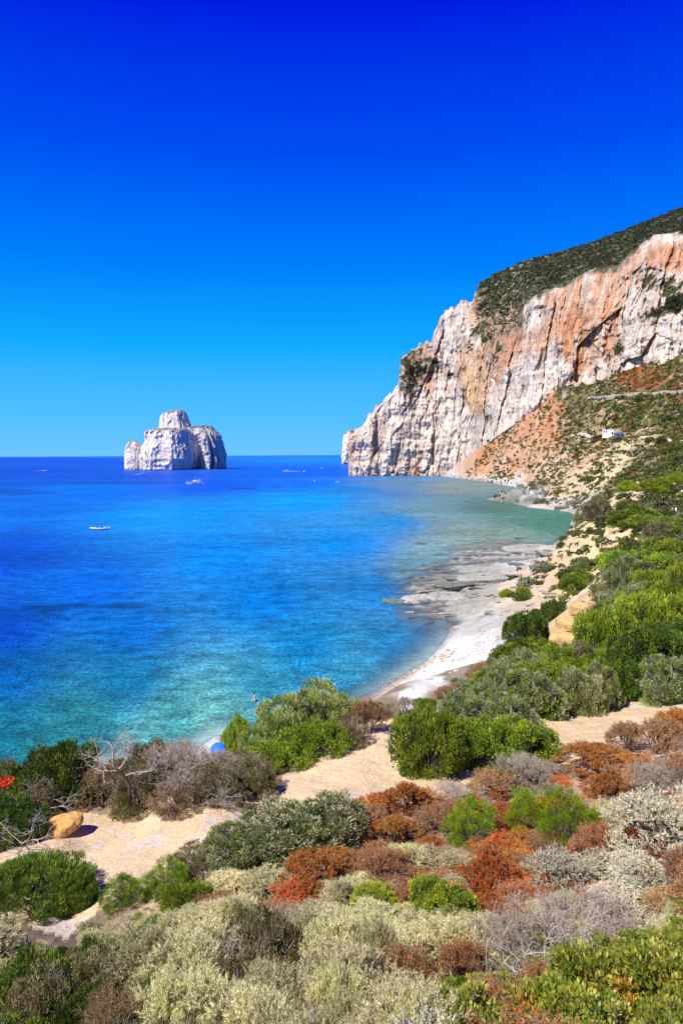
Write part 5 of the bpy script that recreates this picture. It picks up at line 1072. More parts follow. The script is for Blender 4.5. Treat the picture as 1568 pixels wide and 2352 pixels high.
# ================================================================== rocks
def blob_mesh(name, seed, sx=1, sy=1, sz=1, rough=.35, fr=1.6, n=(26, 16), mat=BOULD, col=(.4, .38, .35), flatbed=0, pw=.85):
    th = np.linspace(0, 2 * np.pi, n[0], endpoint=False); ph = np.linspace(0.02, np.pi - .02, n[1]); T, Q = np.meshgrid(th, ph, indexing='ij')
    v = np.stack([np.sin(Q) * np.cos(T), np.sin(Q) * np.sin(T), np.cos(Q)], -1)
    r = 1 + rough * fbm(v[..., 0] * fr + seed, v[..., 1] * fr, v[..., 2] * fr, s=seed, o=4) + rough * .5 * ridge(v[..., 0] * fr, v[..., 1] * fr, v[..., 2] * fr * (1 + flatbed), s=seed + 5)
    v = v * r[..., None]; q = np.sign(v) * np.abs(v) ** pw * np.array([sx, sy, sz])
    c = np.array(col) * (1 + .22 * fbm(v[..., 0] * 3, v[..., 1] * 3, v[..., 2] * 3, s=seed + 7)[..., None])
    return mesh_np(name, q.reshape(-1, 3), grid_faces(n[0], n[1], wrap=True), mat, c.reshape(-1, 3), smooth=False)
RK = [blob_mesh('shelf_rock', 400 + i, 1, 1, 1, .5, 1.9, (26, 15), col=c, flatbed=3, pw=.6) for i, c in enumerate([(.30, .30, .25), (.20, .20, .16), (.38, .37, .31), (.14, .145, .11), (.50, .47, .41)])]
def rock_at(px, py, wpx, hpx, m, label, group, z=None, dep=.6, sunk=.3, name='shore_rock', rz=None):
    p = ground(px, py) if z is None else at_z(np.array(float(px)), np.array(float(py)), z); d = np.linalg.norm(p - P3(0, 0, CAMZ)); w = wpx * d / F; h = hpx * d / F
    o = link(name, m); o.location = (p[0], p[1], p[2] - h * sunk); o.scale = (w / 2, w / 2 * dep, h * .75); o.rotation_euler = (vr.uniform(-.1, .1), vr.uniform(-.08, .08), vr.uniform(-.5, .5) if rz is None else rz)
    return tag(o, label, 'rock', group)
for px, py, w, h, k, lab in ((966, 1250, 26, 6, 3, 'dark low rock awash in the bay, the largest one far from the shelf'), (938, 1244, 14, 3, 3, 'small dark rock awash left of the larger lone rock in the bay'), (970, 1307, 30, 5, 1, 'dark flat rock in the water at the outer edge of the shelf'),
                             (995, 1306, 16, 5, 3, 'small dark rock right of the flat rock at the outer edge of the shelf'), (910, 1382, 60, 7, 1, 'long dark rock spit reaching left into the water from the shelf'), (960, 1376, 80, 14, 4, 'pale rock slab behind the long dark spit'),
                             (1030, 1372, 90, 16, 2, 'broad grey slab between the spit and the beach'), (985, 1430, 20, 4, 3, 'small dark rock awash in front of the shelf'), (1215, 1262, 110, 16, 2, 'wide flat rock at the water edge below the sand cliff'), (1150, 1245, 60, 5, 1, 'low dark ledge awash left of the wide flat rock'),
                             (1270, 1262, 60, 14, 4, 'pale rock ledge at the foot of the sand cliff'), (1110, 1330, 110, 14, 2, 'raised grey strata in the middle of the rock shelf'), (1040, 1345, 90, 10, 1, 'dark strata crossing the left middle of the rock shelf'),
                             (1188, 1148, 52, 38, 0, 'craggy grey rock point jutting into the bay'), (1172, 1156, 34, 20, 1, 'dark lower tip of the craggy rock point'), (1215, 1150, 40, 26, 2, 'paler shoulder of the craggy rock point'), (1320, 1162, 40, 14, 3, 'dark rocks at the cove below the sandy slope'), (1290, 1166, 30, 8, 1, 'low rock at the waterline left of the dark cove rocks')):
    rock_at(px, py, w, h, RK[k], lab, 'rocks along the bay')
for i in range(85):
    px, py = vr.uniform(935, 1270), vr.uniform(1262, 1420)
    if py < 1262 + (1270 - px) * .12 or py > 1425 - (px - 950) * .02: continue
    w = vr.uniform(10, 36); rock_at(px, py, w, w * vr.uniform(.08, .17), RK[vr.choice((0, 0, 1, 1, 2, 3, 4))], 'grey layered rock slab of the shelf half awash at the shore', 'layered slabs of the rock shelf', name='shelf_rock', rz=R(14) + vr.uniform(-.25, .25), dep=.45)
for i in range(34):
    t = vr.random(); px = 900 + t * 320; py = 1330 - t * 85 + vr.uniform(-14, 22); w = vr.uniform(14, 42)
    rock_at(px, py, w, w * vr.uniform(.05, .10), RK[vr.choice((1, 3, 3))], 'thin dark reef ledge awash in the bay off the rock shelf', 'dark reef ledges awash', z=.02, name='reef_rock', rz=R(8) + vr.uniform(-.2, .2), dep=.3, sunk=.1)
OC = [blob_mesh('beach_stone', 430 + i, 1, 1, .7, .3, 1.5, (10, 7), col=c) for i, c in enumerate([(.50, .34, .19), (.42, .28, .17), (.58, .48, .36), (.34, .22, .14)])]
for i in range(120):
    t = vr.random(); px = 885 + t * 165 + vr.gauss(0, 7); py = 1580 - t * 88 + vr.gauss(0, 5); w = vr.uniform(4, 11)
    rock_at(px, py, w, w * .6, OC[vr.randrange(4)], 'ochre stone in the line of stones edging the pale beach', 'ochre stones along the beach waterline', name='beach_stone', dep=.8)
WB = [blob_mesh('white_boulder', 440 + i, 1, 1, .8, .35, 1.5, (10, 7), col=c) for i, c in enumerate([(.60, .56, .50), (.48, .45, .41), (.66, .62, .56)])]
for i in range(60):
    px, py = vr.uniform(940, 1180), 0; py = 1600 - (px - 880) * .5 + vr.uniform(-30, 25); w = vr.uniform(7, 22)
    rock_at(px, py, w, w * .4, WB[vr.randrange(3)], 'whitish slab lying on the pale beach between water and bushes', 'whitish slabs on the pale beach', name='beach_rock', dep=.6)
# boulders of the far foreshore: 260 individuals
for i in range(260):
    t = vr.random() ** .8; px = 1000 + t * 330; yb = np.interp(px, [1000, 1040, 1120, 1200, 1235, 1300, 1330], [1094, 1096, 1104, 1116, 1150, 1162, 1168]); py = yb - abs(vr.gauss(0, 5)) - 1; w = vr.uniform(2.5, 9) * (1.4 if vr.random() < .1 else 1)
    rock_at(px, py, w, w * .7, WB[vr.randrange(3)] if px < 1230 or vr.random() < .4 else RK[vr.randrange(4)], 'pale boulder fallen along the foot of the far shore', 'boulders along the far shore', name='shore_boulder', dep=1)
g4 = np.random.default_rng(77)       # stones strewn on scree and hillside
sc_w = up[ci, cj] * vis[ci, cj] * (GR[ci, cj] > 240); si = g4.choice(len(ci), 3200, replace=False, p=sc_w / sc_w.sum())
def strewn(name, X, Y, Z, S, Cc_, g):
    n = len(X); b = np.array([(1, 0, 0), (0, 1, 0), (-1, 0, 0), (0, -1, 0), (.3, .2, .9), (-.4, -.2, .8)], float); v = b[None] * S[:, None, None] * g.uniform(.6, 1.3, (n, 6, 3)) + np.stack([X, Y, Z], 1)[:, None]
    f = np.array([(0, 1, 4), (1, 5, 4), (1, 2, 5), (2, 3, 5), (3, 4, 5), (3, 0, 4)]); return mesh_np(name, v.reshape(-1, 3), (np.arange(n)[:, None, None] * 6 + f[None]).reshape(-1, 3), BOULD, np.repeat(Cc_, 6, 0))
X_, Y_, R_ = GX[ci, cj][si], GY[ci, cj][si], GR[ci, cj][si]
tag(link('hillside_stones', strewn('hillside_stones', X_, Y_, hz(X_, Y_) - .1, R_ ** .5 * g4.uniform(.01, .045, len(R_)), GC[ci, cj][si] * g4.uniform(.6, 1.35, (len(R_), 1)) + .05, g4)), 'loose stones strewn over the scree and hillside', 'stones', kind='stuff')
m_ = pathm | ((GR > 14) & (GR < 34) & (np.abs(GA) < 28)); pi_, pj_ = np.nonzero(pathm & (np.abs(GA) < 29)); k_ = g4.choice(len(pi_), 2400); X_ = GX[pi_, pj_][k_] + g4.normal(size=2400) * .15; Y_ = GY[pi_, pj_][k_] + g4.normal(size=2400) * .15
kk = vn(X_ / 1.5, Y_ / 1.5, s=71) > -.2; X_, Y_ = X_[kk], Y_[kk]
tag(link('path_gravel', strewn('path_gravel', X_, Y_, hz(X_, Y_), g4.uniform(.004, .017, len(X_)), np.array([(.64, .50, .36), (.66, .56, .44), (.50, .36, .22)])[g4.choice(3, len(X_))], g4)), 'small loose gravel scattered on the dirt path', 'gravel', kind='stuff')

SAND = rock_mat('sandstone', 14.0, crack=.7)
def solid(name, px, py, wpx, hpx, dep, col, seed, parent=None, rz=0, tilt=0, rough=.22, up_=.5, z=None, mat=SAND, n=(70, 44), fb=0, pw=.85):
    p = ground(px, py) if z is None else z; d = np.linalg.norm(p - P3(0, 0, CAMZ)); w = wpx * d / F; h = hpx * d / F
    me = blob_mesh(name, seed, w / 2, w / 2 * dep, h / 2, rough, 1.3, n, mat, col, fb, pw)
    o = link(name, me, parent); o.location = (p[0], p[1], p[2] + h * up_); o.rotation_euler = (0, tilt, rz); return o
o = solid('sandstone_boulder', 130, 1914, 104, 30, .7, (.66, .37, .11), 501, rz=R(15), tilt=R(-14), up_=.3, rough=.22, pw=.75)
tag(o, 'smooth orange sandstone boulder overhanging a dark hollow beside the path at lower left', 'boulder')
oc = link('sandstone_outcrop', None); tag(oc, 'stacked yellow sandstone blocks breaking out of the bushy slope on the right', 'outcrop')
bs = ground(1322, 1500); oc.location = Vector(bs)
for (px, py, w, h, sd_) in ((1306, 1474, 80, 44, 511), (1318, 1432, 70, 24, 512), (1338, 1398, 58, 32, 513)):
    q = at_r(np.array(float(px)), np.array(float(py)), math.hypot(bs[0], bs[1]) + (1500 - py) * .03)
    b_ = solid('sandstone_block', px, py, w, h * 1.0, .9, (.62, .42, .17), sd_, up_=0, z=q, rough=.16, fb=3, pw=.5, rz=sd_ * .7); b_.parent = oc; b_.matrix_parent_inverse = Matrix.Translation(-Vector(bs))

# ================================================================== coast road and track
def ribbon(name, px_pts, width, mat, lift=.25, n=60, wall=0, colr=None):
    C = np.array([ground(a, b) for a, b in px_pts]); t = np.linspace(0, len(C) - 1, n); c = np.stack([np.interp(t, np.arange(len(C)), C[:, i]) for i in range(2)], 1)
    for _ in range(6): c[1:-1] = (c[:-2] + c[1:-1] * 2 + c[2:]) / 4
    dd = np.gradient(c, axis=0); nrm = unit(np.stack([dd[:, 1], -dd[:, 0]], 1)); zc = hz(c[:, 0], c[:, 1]) + lift
    for _ in range(8): zc[1:-1] = (zc[:-2] + zc[1:-1] * 2 + zc[2:]) / 4
    s_ = np.sign((nrm * c).sum(1)).mean(); nrm *= -s_ if s_ else 1      # towards the viewer
    a = c + nrm * width / 2; b = c - nrm * width / 2
    v = [np.c_[b, zc], np.c_[a, zc + .02], np.c_[a, zc + .02 - 2.5], np.c_[b, zc - 3]]
    V = np.stack(v, 1).reshape(-1, 3); f = []
    for i in range(n - 1):
        for k in range(4): f.append((i * 4 + k, (i + 1) * 4 + k, (i + 1) * 4 + (k + 1) % 4, i * 4 + (k + 1) % 4))
    return link(name, mesh_np(name, V, np.array(f), mat)), a, zc
ASPH = flat('worn_asphalt', (.30, .27, .22), .9); DUST = flat('pale_track_dust', (.54, .45, .32), .95, scale=.4); CONC = flat('pale_concrete', (.42, .38, .29), .9, scale=.5)
rd, ra, rz_ = ribbon('coast_road', [(1356, 916), (1400, 912), (1460, 907), (1520, 903), (1568, 901), (1640, 897)], 6, ASPH, .6)
tag(rd, kind='structure')
mb = MB()
for i in range(len(ra) - 1):
    p, q = ra[i], ra[i + 1]; z0, z1 = rz_[i], rz_[i + 1]; e = unit(p) * -.35
    mb.add([(p[0], p[1], z0 - 2.2), (q[0], q[1], z1 - 2.2), (q[0], q[1], z1 + .5), (p[0], p[1], z0 + .5), (p[0] + e[0], p[1] + e[1], z0 - 2.2), (q[0] + e[0], q[1] + e[1], z1 - 2.2), (q[0] + e[0], q[1] + e[1], z1 + .5), (p[0] + e[0], p[1] + e[1], z0 + .5)],
           [(0, 1, 2, 3), (7, 6, 5, 4), (3, 2, 6, 7)])
tag(mb.build('retaining_wall', CONC), 'low grey wall along the seaward side of the coast road', 'wall')
tag(ribbon('dirt_track', [(1480, 1004), (1500, 1006), (1530, 1008), (1568, 1011), (1640, 1016)], 7, DUST, .35)[0], kind='structure')
tag(ribbon('hut_track', [(1332, 998), (1352, 1000), (1372, 1004)], 6, DUST, .3)[0], kind='structure')

# ================================================================== trees
PINE = [(.42, .54, .02), (.32, .43, .02), (.50, .60, .03), (.18, .26, .02)]
BARK = flat('pine_bark', (.10, .065, .045), .9); PALEW = flat('bleached_wood', (.40, .35, .30), .8, scale=6); DARKW = flat('dark_dead_wood', (.085, .065, .05), .9, scale=6)
def pine(base, pts_, crown, cw, chh, label, seed, dk=1.0):
    g = np.random.default_rng(seed); b = ground(*base); r = math.hypot(b[0], b[1]); root = link('umbrella_pine', None); root.location = Vector(b); inv = Vector(b)
    tag(root, label, 'pine tree', 'umbrella pines on the coast'); P = [Vector(b) - inv - Vector((0, 0, .3))] + [Vector(at_r(np.array(float(x)), np.array(float(y)), r)) - inv for x, y in pts_]
    cc = Vector(at_r(np.array(float(crown[0])), np.array(float(crown[1])), r)) - inv; d = r; W2 = cw / 2 * d / F; H2 = chh * 1.6 / 2 * d / F
    P.append(cc - Vector((0, 0, H2 * 1.3))); MB().tube(P, list(np.linspace(.24, .13, len(P))), 8).build('trunk', BARK, root, True)
    for k in range(13):
        a = k * 2.4 + g.uniform(-.3, .3); q = cc + Vector((math.cos(a) * W2 * g.uniform(.4, .8), math.sin(a) * W2 * g.uniform(.4, .8), -H2 * .2)); s = P[-1] + (P[-2] - P[-1]) * g.uniform(0, .35)
        MB().tube([s, s * .45 + q * .55 - Vector((0, 0, H2 * .25)), q], [.09, .055, .03], 5).build('limb', BARK, root)
    n = 210; aa = g.uniform(0, 6.28, n); rr = np.sqrt(g.random(n)); lump = 1 + .22 * np.sin(aa * 3 + seed) + .15 * np.sin(aa * 5 + seed * 2)
    c = np.stack([np.cos(aa) * rr * W2 * lump, np.sin(aa) * rr * W2 * lump, H2 * (1 - rr ** 2 * 1.1) * g.uniform(.3, 1, n) - H2 * .1], 1) + np.array(cc)
    k = np.repeat(np.arange(n), 55); o = rdir(len(k), g); pos = c[k] + o * P3(.42, .42, .28) * (W2 / 3); ax = o * .6 + P3(0, 0, .7)
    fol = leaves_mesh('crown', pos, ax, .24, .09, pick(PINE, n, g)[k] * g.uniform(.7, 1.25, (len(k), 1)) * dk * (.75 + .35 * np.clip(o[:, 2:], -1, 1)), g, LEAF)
    link('crown', fol, root)
pine((1447, 1176), [(1447, 1160), (1446, 1148), (1444, 1140)], (1440, 1122), 48, 24, 'umbrella pine with straight dark trunk, leftmost of the coastal pines', 601)
pine((1516, 1168), [(1513, 1158), (1505, 1148), (1497, 1140)], (1489, 1120), 46, 24, 'umbrella pine whose thin pale trunk leans left behind the railing', 602)
pine((1541, 1168), [(1538, 1159), (1533, 1150), (1526, 1143)], (1523, 1122), 48, 26, 'umbrella pine with curved trunk in the middle of the leaning group', 603)
pine((1563, 1172), [(1560, 1160), (1554, 1150), (1545, 1142)], (1552, 1103), 66, 22, 'tallest umbrella pine with a long bowed trunk beside the hikers', 604)
pine((1600, 1172), [(1598, 1155)], (1596, 1108), 60, 22, 'umbrella pine mostly cut off by the right edge', 605)

def dead_tree():
    g = random.Random(5); b = ground(303, 1876); r = math.hypot(b[0], b[1]); root = link('dead_tree', None); root.location = Vector(b); tag(root, 'bare dead tree with dark bent trunk and bleached crown at the edge of the path', 'dead tree')
    w = lambda x, y: Vector(at_r(np.array(float(x)), np.array(float(y)), r - .1)) - Vector(b)
    tp = [Vector((0, 0, -.15)), w(299, 1835), w(297, 1805), w(286, 1783), w(272, 1768), w(262, 1762)]
    MB().tube(tp, [.085, .07, .062, .052, .045, .04], 9).build('trunk', DARKW, root, True)
    def grow(p, d, L, rad, lv, mb):
        pts_ = [p]; 
        for _ in range(3):
            d = (d + Vector((g.gauss(0, .22), g.gauss(0, .22), g.gauss(.06, .18)))).normalized(); pts_.append(pts_[-1] + d * L / 3)
        mb.tube(pts_, [rad, rad * .8, rad * .65, rad * .5], 4)
        if lv < 4:
            for k in range(3 if lv else 4): grow(pts_[g.choice((1, 2, 3, 3))], (d + Vector((g.gauss(0, .7), g.gauss(0, .7), g.gauss(.1, .5)))).normalized(), L * .72, rad * .55, lv + 1, mb)
    for s, t, L in ((tp[-1], w(220, 1725), .6), (tp[-1], w(262, 1722), .55), (tp[4], w(300, 1725), .55), (tp[3], w(340, 1745), .65), (tp[4], w(235, 1775), .45)):
        mb = MB(); grow(s, (t - s).normalized(), L, .03, 0, mb); mb.build('branch', PALEW, root)
dead_tree()
def bare_branches(px, py, hpx, n, label, seed, back=.0, spread=.9):
    """dead bleached limbs reaching out of a bush"""
    g = random.Random(seed); b = ground(px, py); d = math.hypot(b[0], b[1], CAMZ - b[2]); Hh = hpx * d / F; root = link('dead_branches', None); root.location = Vector(b); tag(root, label, 'dead branches', 'bleached dead branches')
    for i in range(n):
        mb = MB(); dr = Vector((g.gauss(0, spread), g.gauss(-.3, spread * .6), 1)).normalized()
        def grow(p, dd, L, rad, lv):
            q = p; pts_ = [p]
            for _ in range(3): dd = (dd + Vector((g.gauss(0, .25), g.gauss(0, .25), g.gauss(0, .2)))).normalized(); q = q + dd * L / 3; pts_.append(q)
            mb.tube(pts_, [rad, rad * .8, rad * .6, rad * .4], 3)
            if lv < 4:
                for k in range(3): grow(pts_[g.choice((1, 2, 3))], (dd + Vector((g.gauss(0, .6), g.gauss(0, .6), g.gauss(0, .5)))).normalized(), L * .7, rad * .6, lv + 1)
        grow(Vector((g.uniform(-.2, .2) * Hh, 0, Hh * .15)), dr, Hh * .42, Hh * .009 + .006, 0); mb.build('branch', PALEW, root)
bare_branches(430, 1835, 85, 8, 'bleached bare branches bursting from the middle of the seaward thicket', 21)
bare_branches(520, 1860, 60, 6, 'white dead branches low in the thicket right of the bleached tangle', 22)
bare_branches(100, 1870, 80, 5, 'grey dead branches behind the orange boulder', 23)
bare_branches(1435, 1405, 80, 7, 'web of white dead branches on the big bush below the sand slope', 24)
bare_branches(1480, 1480, 75, 6, 'bleached dead branches among the green bushes near the right edge', 25)
bare_branches(1540, 1470, 60, 5, 'white dead branches at the right edge above the dark thicket', 26)
bare_branches(1180, 2290, 170, 5, 'pale crooked stems rising from the grey shrub at bottom right', 27, spread=.6)
bare_branches(1290, 2250, 150, 5, 'pale forked stems in the lilac grey shrubs of the right foreground', 28, spread=.7)
bare_branches(1120, 1730, 110, 4, 'thin dead branches inside the bush clump in the path fork', 29)
bare_branches(60, 1960, 120, 4, 'thin grey dead branches in the dark bush at the left edge', 30)

# red blooms and withered red leaves on the left
g5 = np.random.default_rng(9)
def tuft(name, px, py, rpx, cols, n, label, cat, hgt):
    b = ground(px, py + hgt); r = math.hypot(b[0], b[1]); c = at_r(np.array(float(px)), np.array(float(py)), r); s = rpx * r * 1.1 / F; root = link(name, None); root.location = Vector(b)
    pos = (c - b) + rdir(n, g5) * s * g5.uniform(.2, 1, (n, 1)) * P3(1, .6, .7); link('petals' if name == 'red_blooms' else 'leaves', leaves_mesh(name, pos, rdir(n, g5) + P3(0, -.4, .5), .07, .05, pick(cols, n, g5), g5, LEAF), root)['kind'] = 'stuff'
    mb = MB()
    for k in range(6): q = Vector(pos[g5.integers(n)]); mb.tube([Vector((0, 0, 0)), q * .5 + Vector((.05, 0, 0)), q], [.012, .009, .006], 4)
    mb.build('stem', DARKW, root); tag(root, label, cat)
tuft('red_blooms', 14, 1797, 20, [(.75, .04, .015), (.6, .03, .02), (.8, .09, .03)], 320, 'cluster of bright red blooms at the left edge above the dark bush', 'flowers', 90)
tuft('red_leaves', 84, 1842, 13, [(.34, .05, .02), (.42, .30, .26), (.22, .04, .02)], 160, 'withered dark red leaves above the orange sandstone boulder', 'dead leaves', 60)

# ================================================================== boats
WHITE = flat('white_gelcoat', (.80, .80, .78), .25, .03, spec=.5); NAVY = flat('navy_canvas', (.02, .03, .12), .7); GLASSD = flat('tinted_glass', (.015, .02, .03), .08, .02, spec=.6); TUBE_ = flat('pale_grey_tube', (.72, .73, .72), .45, .04)
BLACK = flat('black_plastic', (.02, .02, .022), .5); TEAK = flat('teak_deck', (.42, .28, .16), .7); FOAM = flat('foam', (.85, .88, .88), .9); STEEL = flat('steel', (.6, .6, .6), .3); ORNG = flat('orange_plastic', (.8, .25, .03), .4); YELW = flat('yellow_plastic', (.8, .6, .05), .4)
def hull(L, B, Hs, Hb, draft=.4):
    R_ = []
    for t in np.linspace(0, 1, 12):
        x = -L / 2 + L * t; bw = B / 2 * (1 - max(0, (t - .45) / .55) ** 2.2) * (.92 + .08 * min(1, t * 4)) + .02; h = Hs + (Hb - Hs) * t ** 1.6; kd = -draft * (1 - max(0, (t - .6) / .4) ** 2) + h * .5 * max(0, (t - .8) / .2) ** 2
        ch = bw * (.85 - .3 * t); x2 = x + .06 * L * max(0, t - .7) / .3
        R_.append([(x, 0, kd), (x, -ch, max(kd * .3, kd) + .1), (x2, -bw, h), (x2, -bw * .8, h + .03), (x2, bw * .8, h + .03), (x2, bw, h), (x, ch, max(kd * .3, kd) + .1)])
    return MB().loft(R_)
def place(root, px, py, heading):
    p = at_z(np.array(float(px)), np.array(float(py)), 0.0); root.location = Vector(p); az = math.atan2(p[0], p[1]); root.rotation_euler = (0, 0, heading - az); return p
def cabin(L, B, h, z, x0, mat=WHITE, tl=.72, tf=.2):
    a = L / 2; b = B / 2; return MB().add([(x0 - a, -b, z), (x0 + a, -b * .7, z), (x0 + a, b * .7, z), (x0 - a, b, z), (x0 - a * .92, -b * .82, z + h), (x0 + a * tl - a * tf, -b * .62, z + h), (x0 + a * tl - a * tf, b * .62, z + h), (x0 - a * .92, b * .82, z + h)],
                                                       [(3, 2, 1, 0), (4, 5, 6, 7), (0, 1, 5, 4), (1, 2, 6, 5), (2, 3, 7, 6), (3, 0, 4, 7)])
# motor yacht, 20 m
y_ = link('motor_yacht', None); place(y_, 448, 1112, math.pi + .12); tag(y_, 'white flybridge motor yacht lying in the blue water in front of the island', 'yacht')
hull(20, 5, 1.7, 2.6, .8).build('hull', WHITE, y_); cabin(11, 4.0, 1.5, 1.9, -1.0).build('cabin', WHITE, y_); cabin(10.2, 4.06, .62, 2.45, -1.0, GLASSD).build('window', GLASSD, y_)
for i in range(5): MB().box((-3.2 + i * 1.5, -2.42, 1.15), (.9, .06, .28)).build('porthole', GLASSD, y_)
MB().box((-2.2, 0, 3.52), (9.5, 4.1, .22), taper=.95).build('flybridge_deck', WHITE, y_); cabin(3.2, 2.8, .9, 3.62, .4).build('flybridge_screen', WHITE, y_)
MB().loft([[(x, s * 1.7, z), (x + .9, s * 1.7, z), (x + .9, s * 1.5, z), (x, s * 1.5, z)] for s in (1, -1) for x, z in ((-4.2, 3.6), (-5.4, 5.4))][0:2]).loft([[(x, -1.7, z), (x + .9, -1.7, z), (x + .9, -1.5, z), (x, -1.5, z)] for x, z in ((-4.2, 3.6), (-5.4, 5.4))]).box((-5.2, 0, 5.45), (1.6, 3.6, .35)).build('radar_arch', WHITE, y_)
MB().tube([(-1, 0, 3.6), (-1.2, 0, 7.4)], [.06, .03]).build('mast', STEEL, y_); MB().box((-10.4, 0, .5), (1.0, 4.2, .16)).build('swim_platform', TEAK, y_)
MB().tube([(3, -2.0, 3.2), (7, -1.3, 3.5), (9.8, 0, 3.7), (7, 1.3, 3.5), (3, 2.0, 3.2)], .04, 4).build('rail', STEEL, y_)
# inflatable boat, 8 m
b_ = link('inflatable_boat', None); place(b_, 230, 1216, math.pi - .05); tag(b_, 'white inflatable boat with dark blue sun canopy anchored on the left', 'boat')
t_ = [(-3.7, -1.15, .45), (0, -1.2, .48), (2.2, -1.0, .55), (3.5, -.5, .72), (4.0, 0, .8), (3.5, .5, .72), (2.2, 1.0, .55), (0, 1.2, .48), (-3.7, 1.15, .45)]
MB().tube(t_, [.26, .3, .3, .28, .26, .28, .3, .3, .26], 10).build('tube', TUBE_, b_, True); hull(7.2, 2.1, .35, .6, .3).build('hull', WHITE, b_)
MB().box((-.3, 0, .85), (.8, .9, .9), taper=.8).build('console', WHITE, b_); MB().box((-.9, 0, .95), (.6, .8, .7)).build('seat', NAVY, b_)
MB().loft([[(x, y, 2.05 + .12 * (1 - (y / .9) ** 2) - .05 * abs(x - 1)) for y in (-.95, -.5, 0, .5, .95)] + [(x, y, 1.98 + .1 * (1 - (y / .9) ** 2)) for y in (.95, 0, -.95)] for x in (-.4, .3, 1.0, 1.7, 2.4)]).build('sun_canopy', NAVY, b_)
for x in (-.2, 2.2):
    for s in (-.9, .9): MB().tube([(x * .6 + .4, s, .7), (x, s, 2.02)], .025, 5).build('canopy_pole', STEEL, b_)
MB().tube([(-2.6, -.9, .7), (-2.9, -.85, 1.7), (-2.9, .85, 1.7), (-2.6, .9, .7)], .07, 6).build('roll_bar', WHITE, b_); MB().box((-3.9, 0, .8), (.5, .5, .9), taper=.7).box((-4.0, 0, .2), (.25, .2, .8)).build('outboard_motor', WHITE, b_)
def motorboat(px, py, L, heading, label, wake=0, name='motorboat'):
    o = link(name, None); p = place(o, px, py, heading); tag(o, label, 'boat', 'small boats out at sea'); hull(L, L * .3, L * .1, L * .16, .3).build('hull', WHITE, o); cabin(L * .4, L * .24, L * .1, L * .11, 0).build('cabin', WHITE, o)
    cabin(L * .38, L * .245, L * .045, L * .15, 0).build('window', GLASSD, o); MB().box((-L * .1, 0, L * .28), (L * .3, L * .22, L * .02)).tube([(-L * .2, L * .1, L * .1), (-L * .2, L * .1, L * .28)], L * .008).tube([(-L * .2, -L * .1, L * .1), (-L * .2, -L * .1, L * .28)], L * .008).build('hard_top', WHITE, o)
    if wake:
        w = MB(); n = 14
        w.loft([[(-L * .45 - wake * t, -(L * .10 + wake * .03 * t) * (1 - t * .6), .05), (-L * .45 - wake * t, (L * .10 + wake * .03 * t) * (1 - t * .6), .05), (-L * .45 - wake * t, 0, .05 + .35 * (1 - t) ** 2 * (1 + .4 * math.sin(t * 30)))] for t in np.linspace(0, 1, n)])
        k = w.build('boat_wake', FOAM); k.location = o.location; k.rotation_euler = o.rotation_euler; tag(k, 'white foam trail behind the ' + label.split(',')[0], 'wake', kind='stuff')
motorboat(331, 1089, 13, .05, 'white motorboat heading right in front of the island, foam trail at its stern', 16)
motorboat(110, 1081, 8, .02, 'tiny speedboat far out at the left, drawing a thin wake', 34)
motorboat(658, 1083, 13, math.pi, 'white motorboat heading left between island and cliff, with a wake', 30)
motorboat(740, 1077, 10, .2, 'small distant boat near the seaward foot of the cliff')
motorboat(778, 1108.5, 6.5, .3, 'small pale boat nearest to the cliff foot on the blue water')
motorboat(589, 1052, 30, .1, 'white ship on the far horizon right of the island')
def buoy(px, py, s, mat, label):
    o = link('buoy', None); place(o, px, py, 0); tag(o, label, 'buoy', 'buoys in the bay'); MB().ball((0, 0, s * .3), s, 12, 8).build('float', mat, o, True); MB().tube([(0, 0, s), (0, 0, s * 2.4)], [s * .12, s * .08]).build('pole', STEEL, o); MB().box((0, 0, s * 2.6), (s * .7, s * .1, s * .5)).build('top_mark', mat, o)
buoy(493, 1080, .9, ORNG, 'orange buoy at the right foot of the island'); buoy(698.6, 1084, 1.2, WHITE, 'white marker buoy right of the boat heading left'); buoy(722, 1105, .8, YELW, 'yellow buoy between the big yacht and the cliff')

# ================================================================== people, umbrella, railing, hut
def figure(J, rad, mat):
    """one continuous body: J joint -> (point, parent); Skin + Subdivision"""
    names = list(J); me = bpy.data.meshes.new('person'); me.from_pydata([J[k][0] for k in names], [(names.index(J[k][1]), i) for i, k in enumerate(names) if J[k][1]], [])
    me.materials.append(mat); o = link('body', me); m = o.modifiers.new('skin', 'SKIN'); sv = me.skin_vertices[0].data if me.skin_vertices else None
    if sv is None: return o
    for i, k in enumerate(names): sv[i].radius = (rad[k][0], rad[k][1]) if hasattr(rad[k], '__len__') else (rad[k], rad[k]); sv[i].use_root = (i == 0)
    m.use_smooth_shade = True; o.modifiers.new('sub', 'SUBSURF').levels = 1; o.modifiers['sub'].render_levels = 1
    return o
SKIN = flat('skin', (.62, .36, .27), .5, .04); HAIR = flat('dark_hair', (.03, .022, .018), .6); PINK = flat('pink_cloth', (.75, .30, .34), .8); WHT_C = flat('white_cloth', (.78, .76, .78), .8); BLU_C = flat('dark_blue_cloth', (.03, .05, .14), .8)
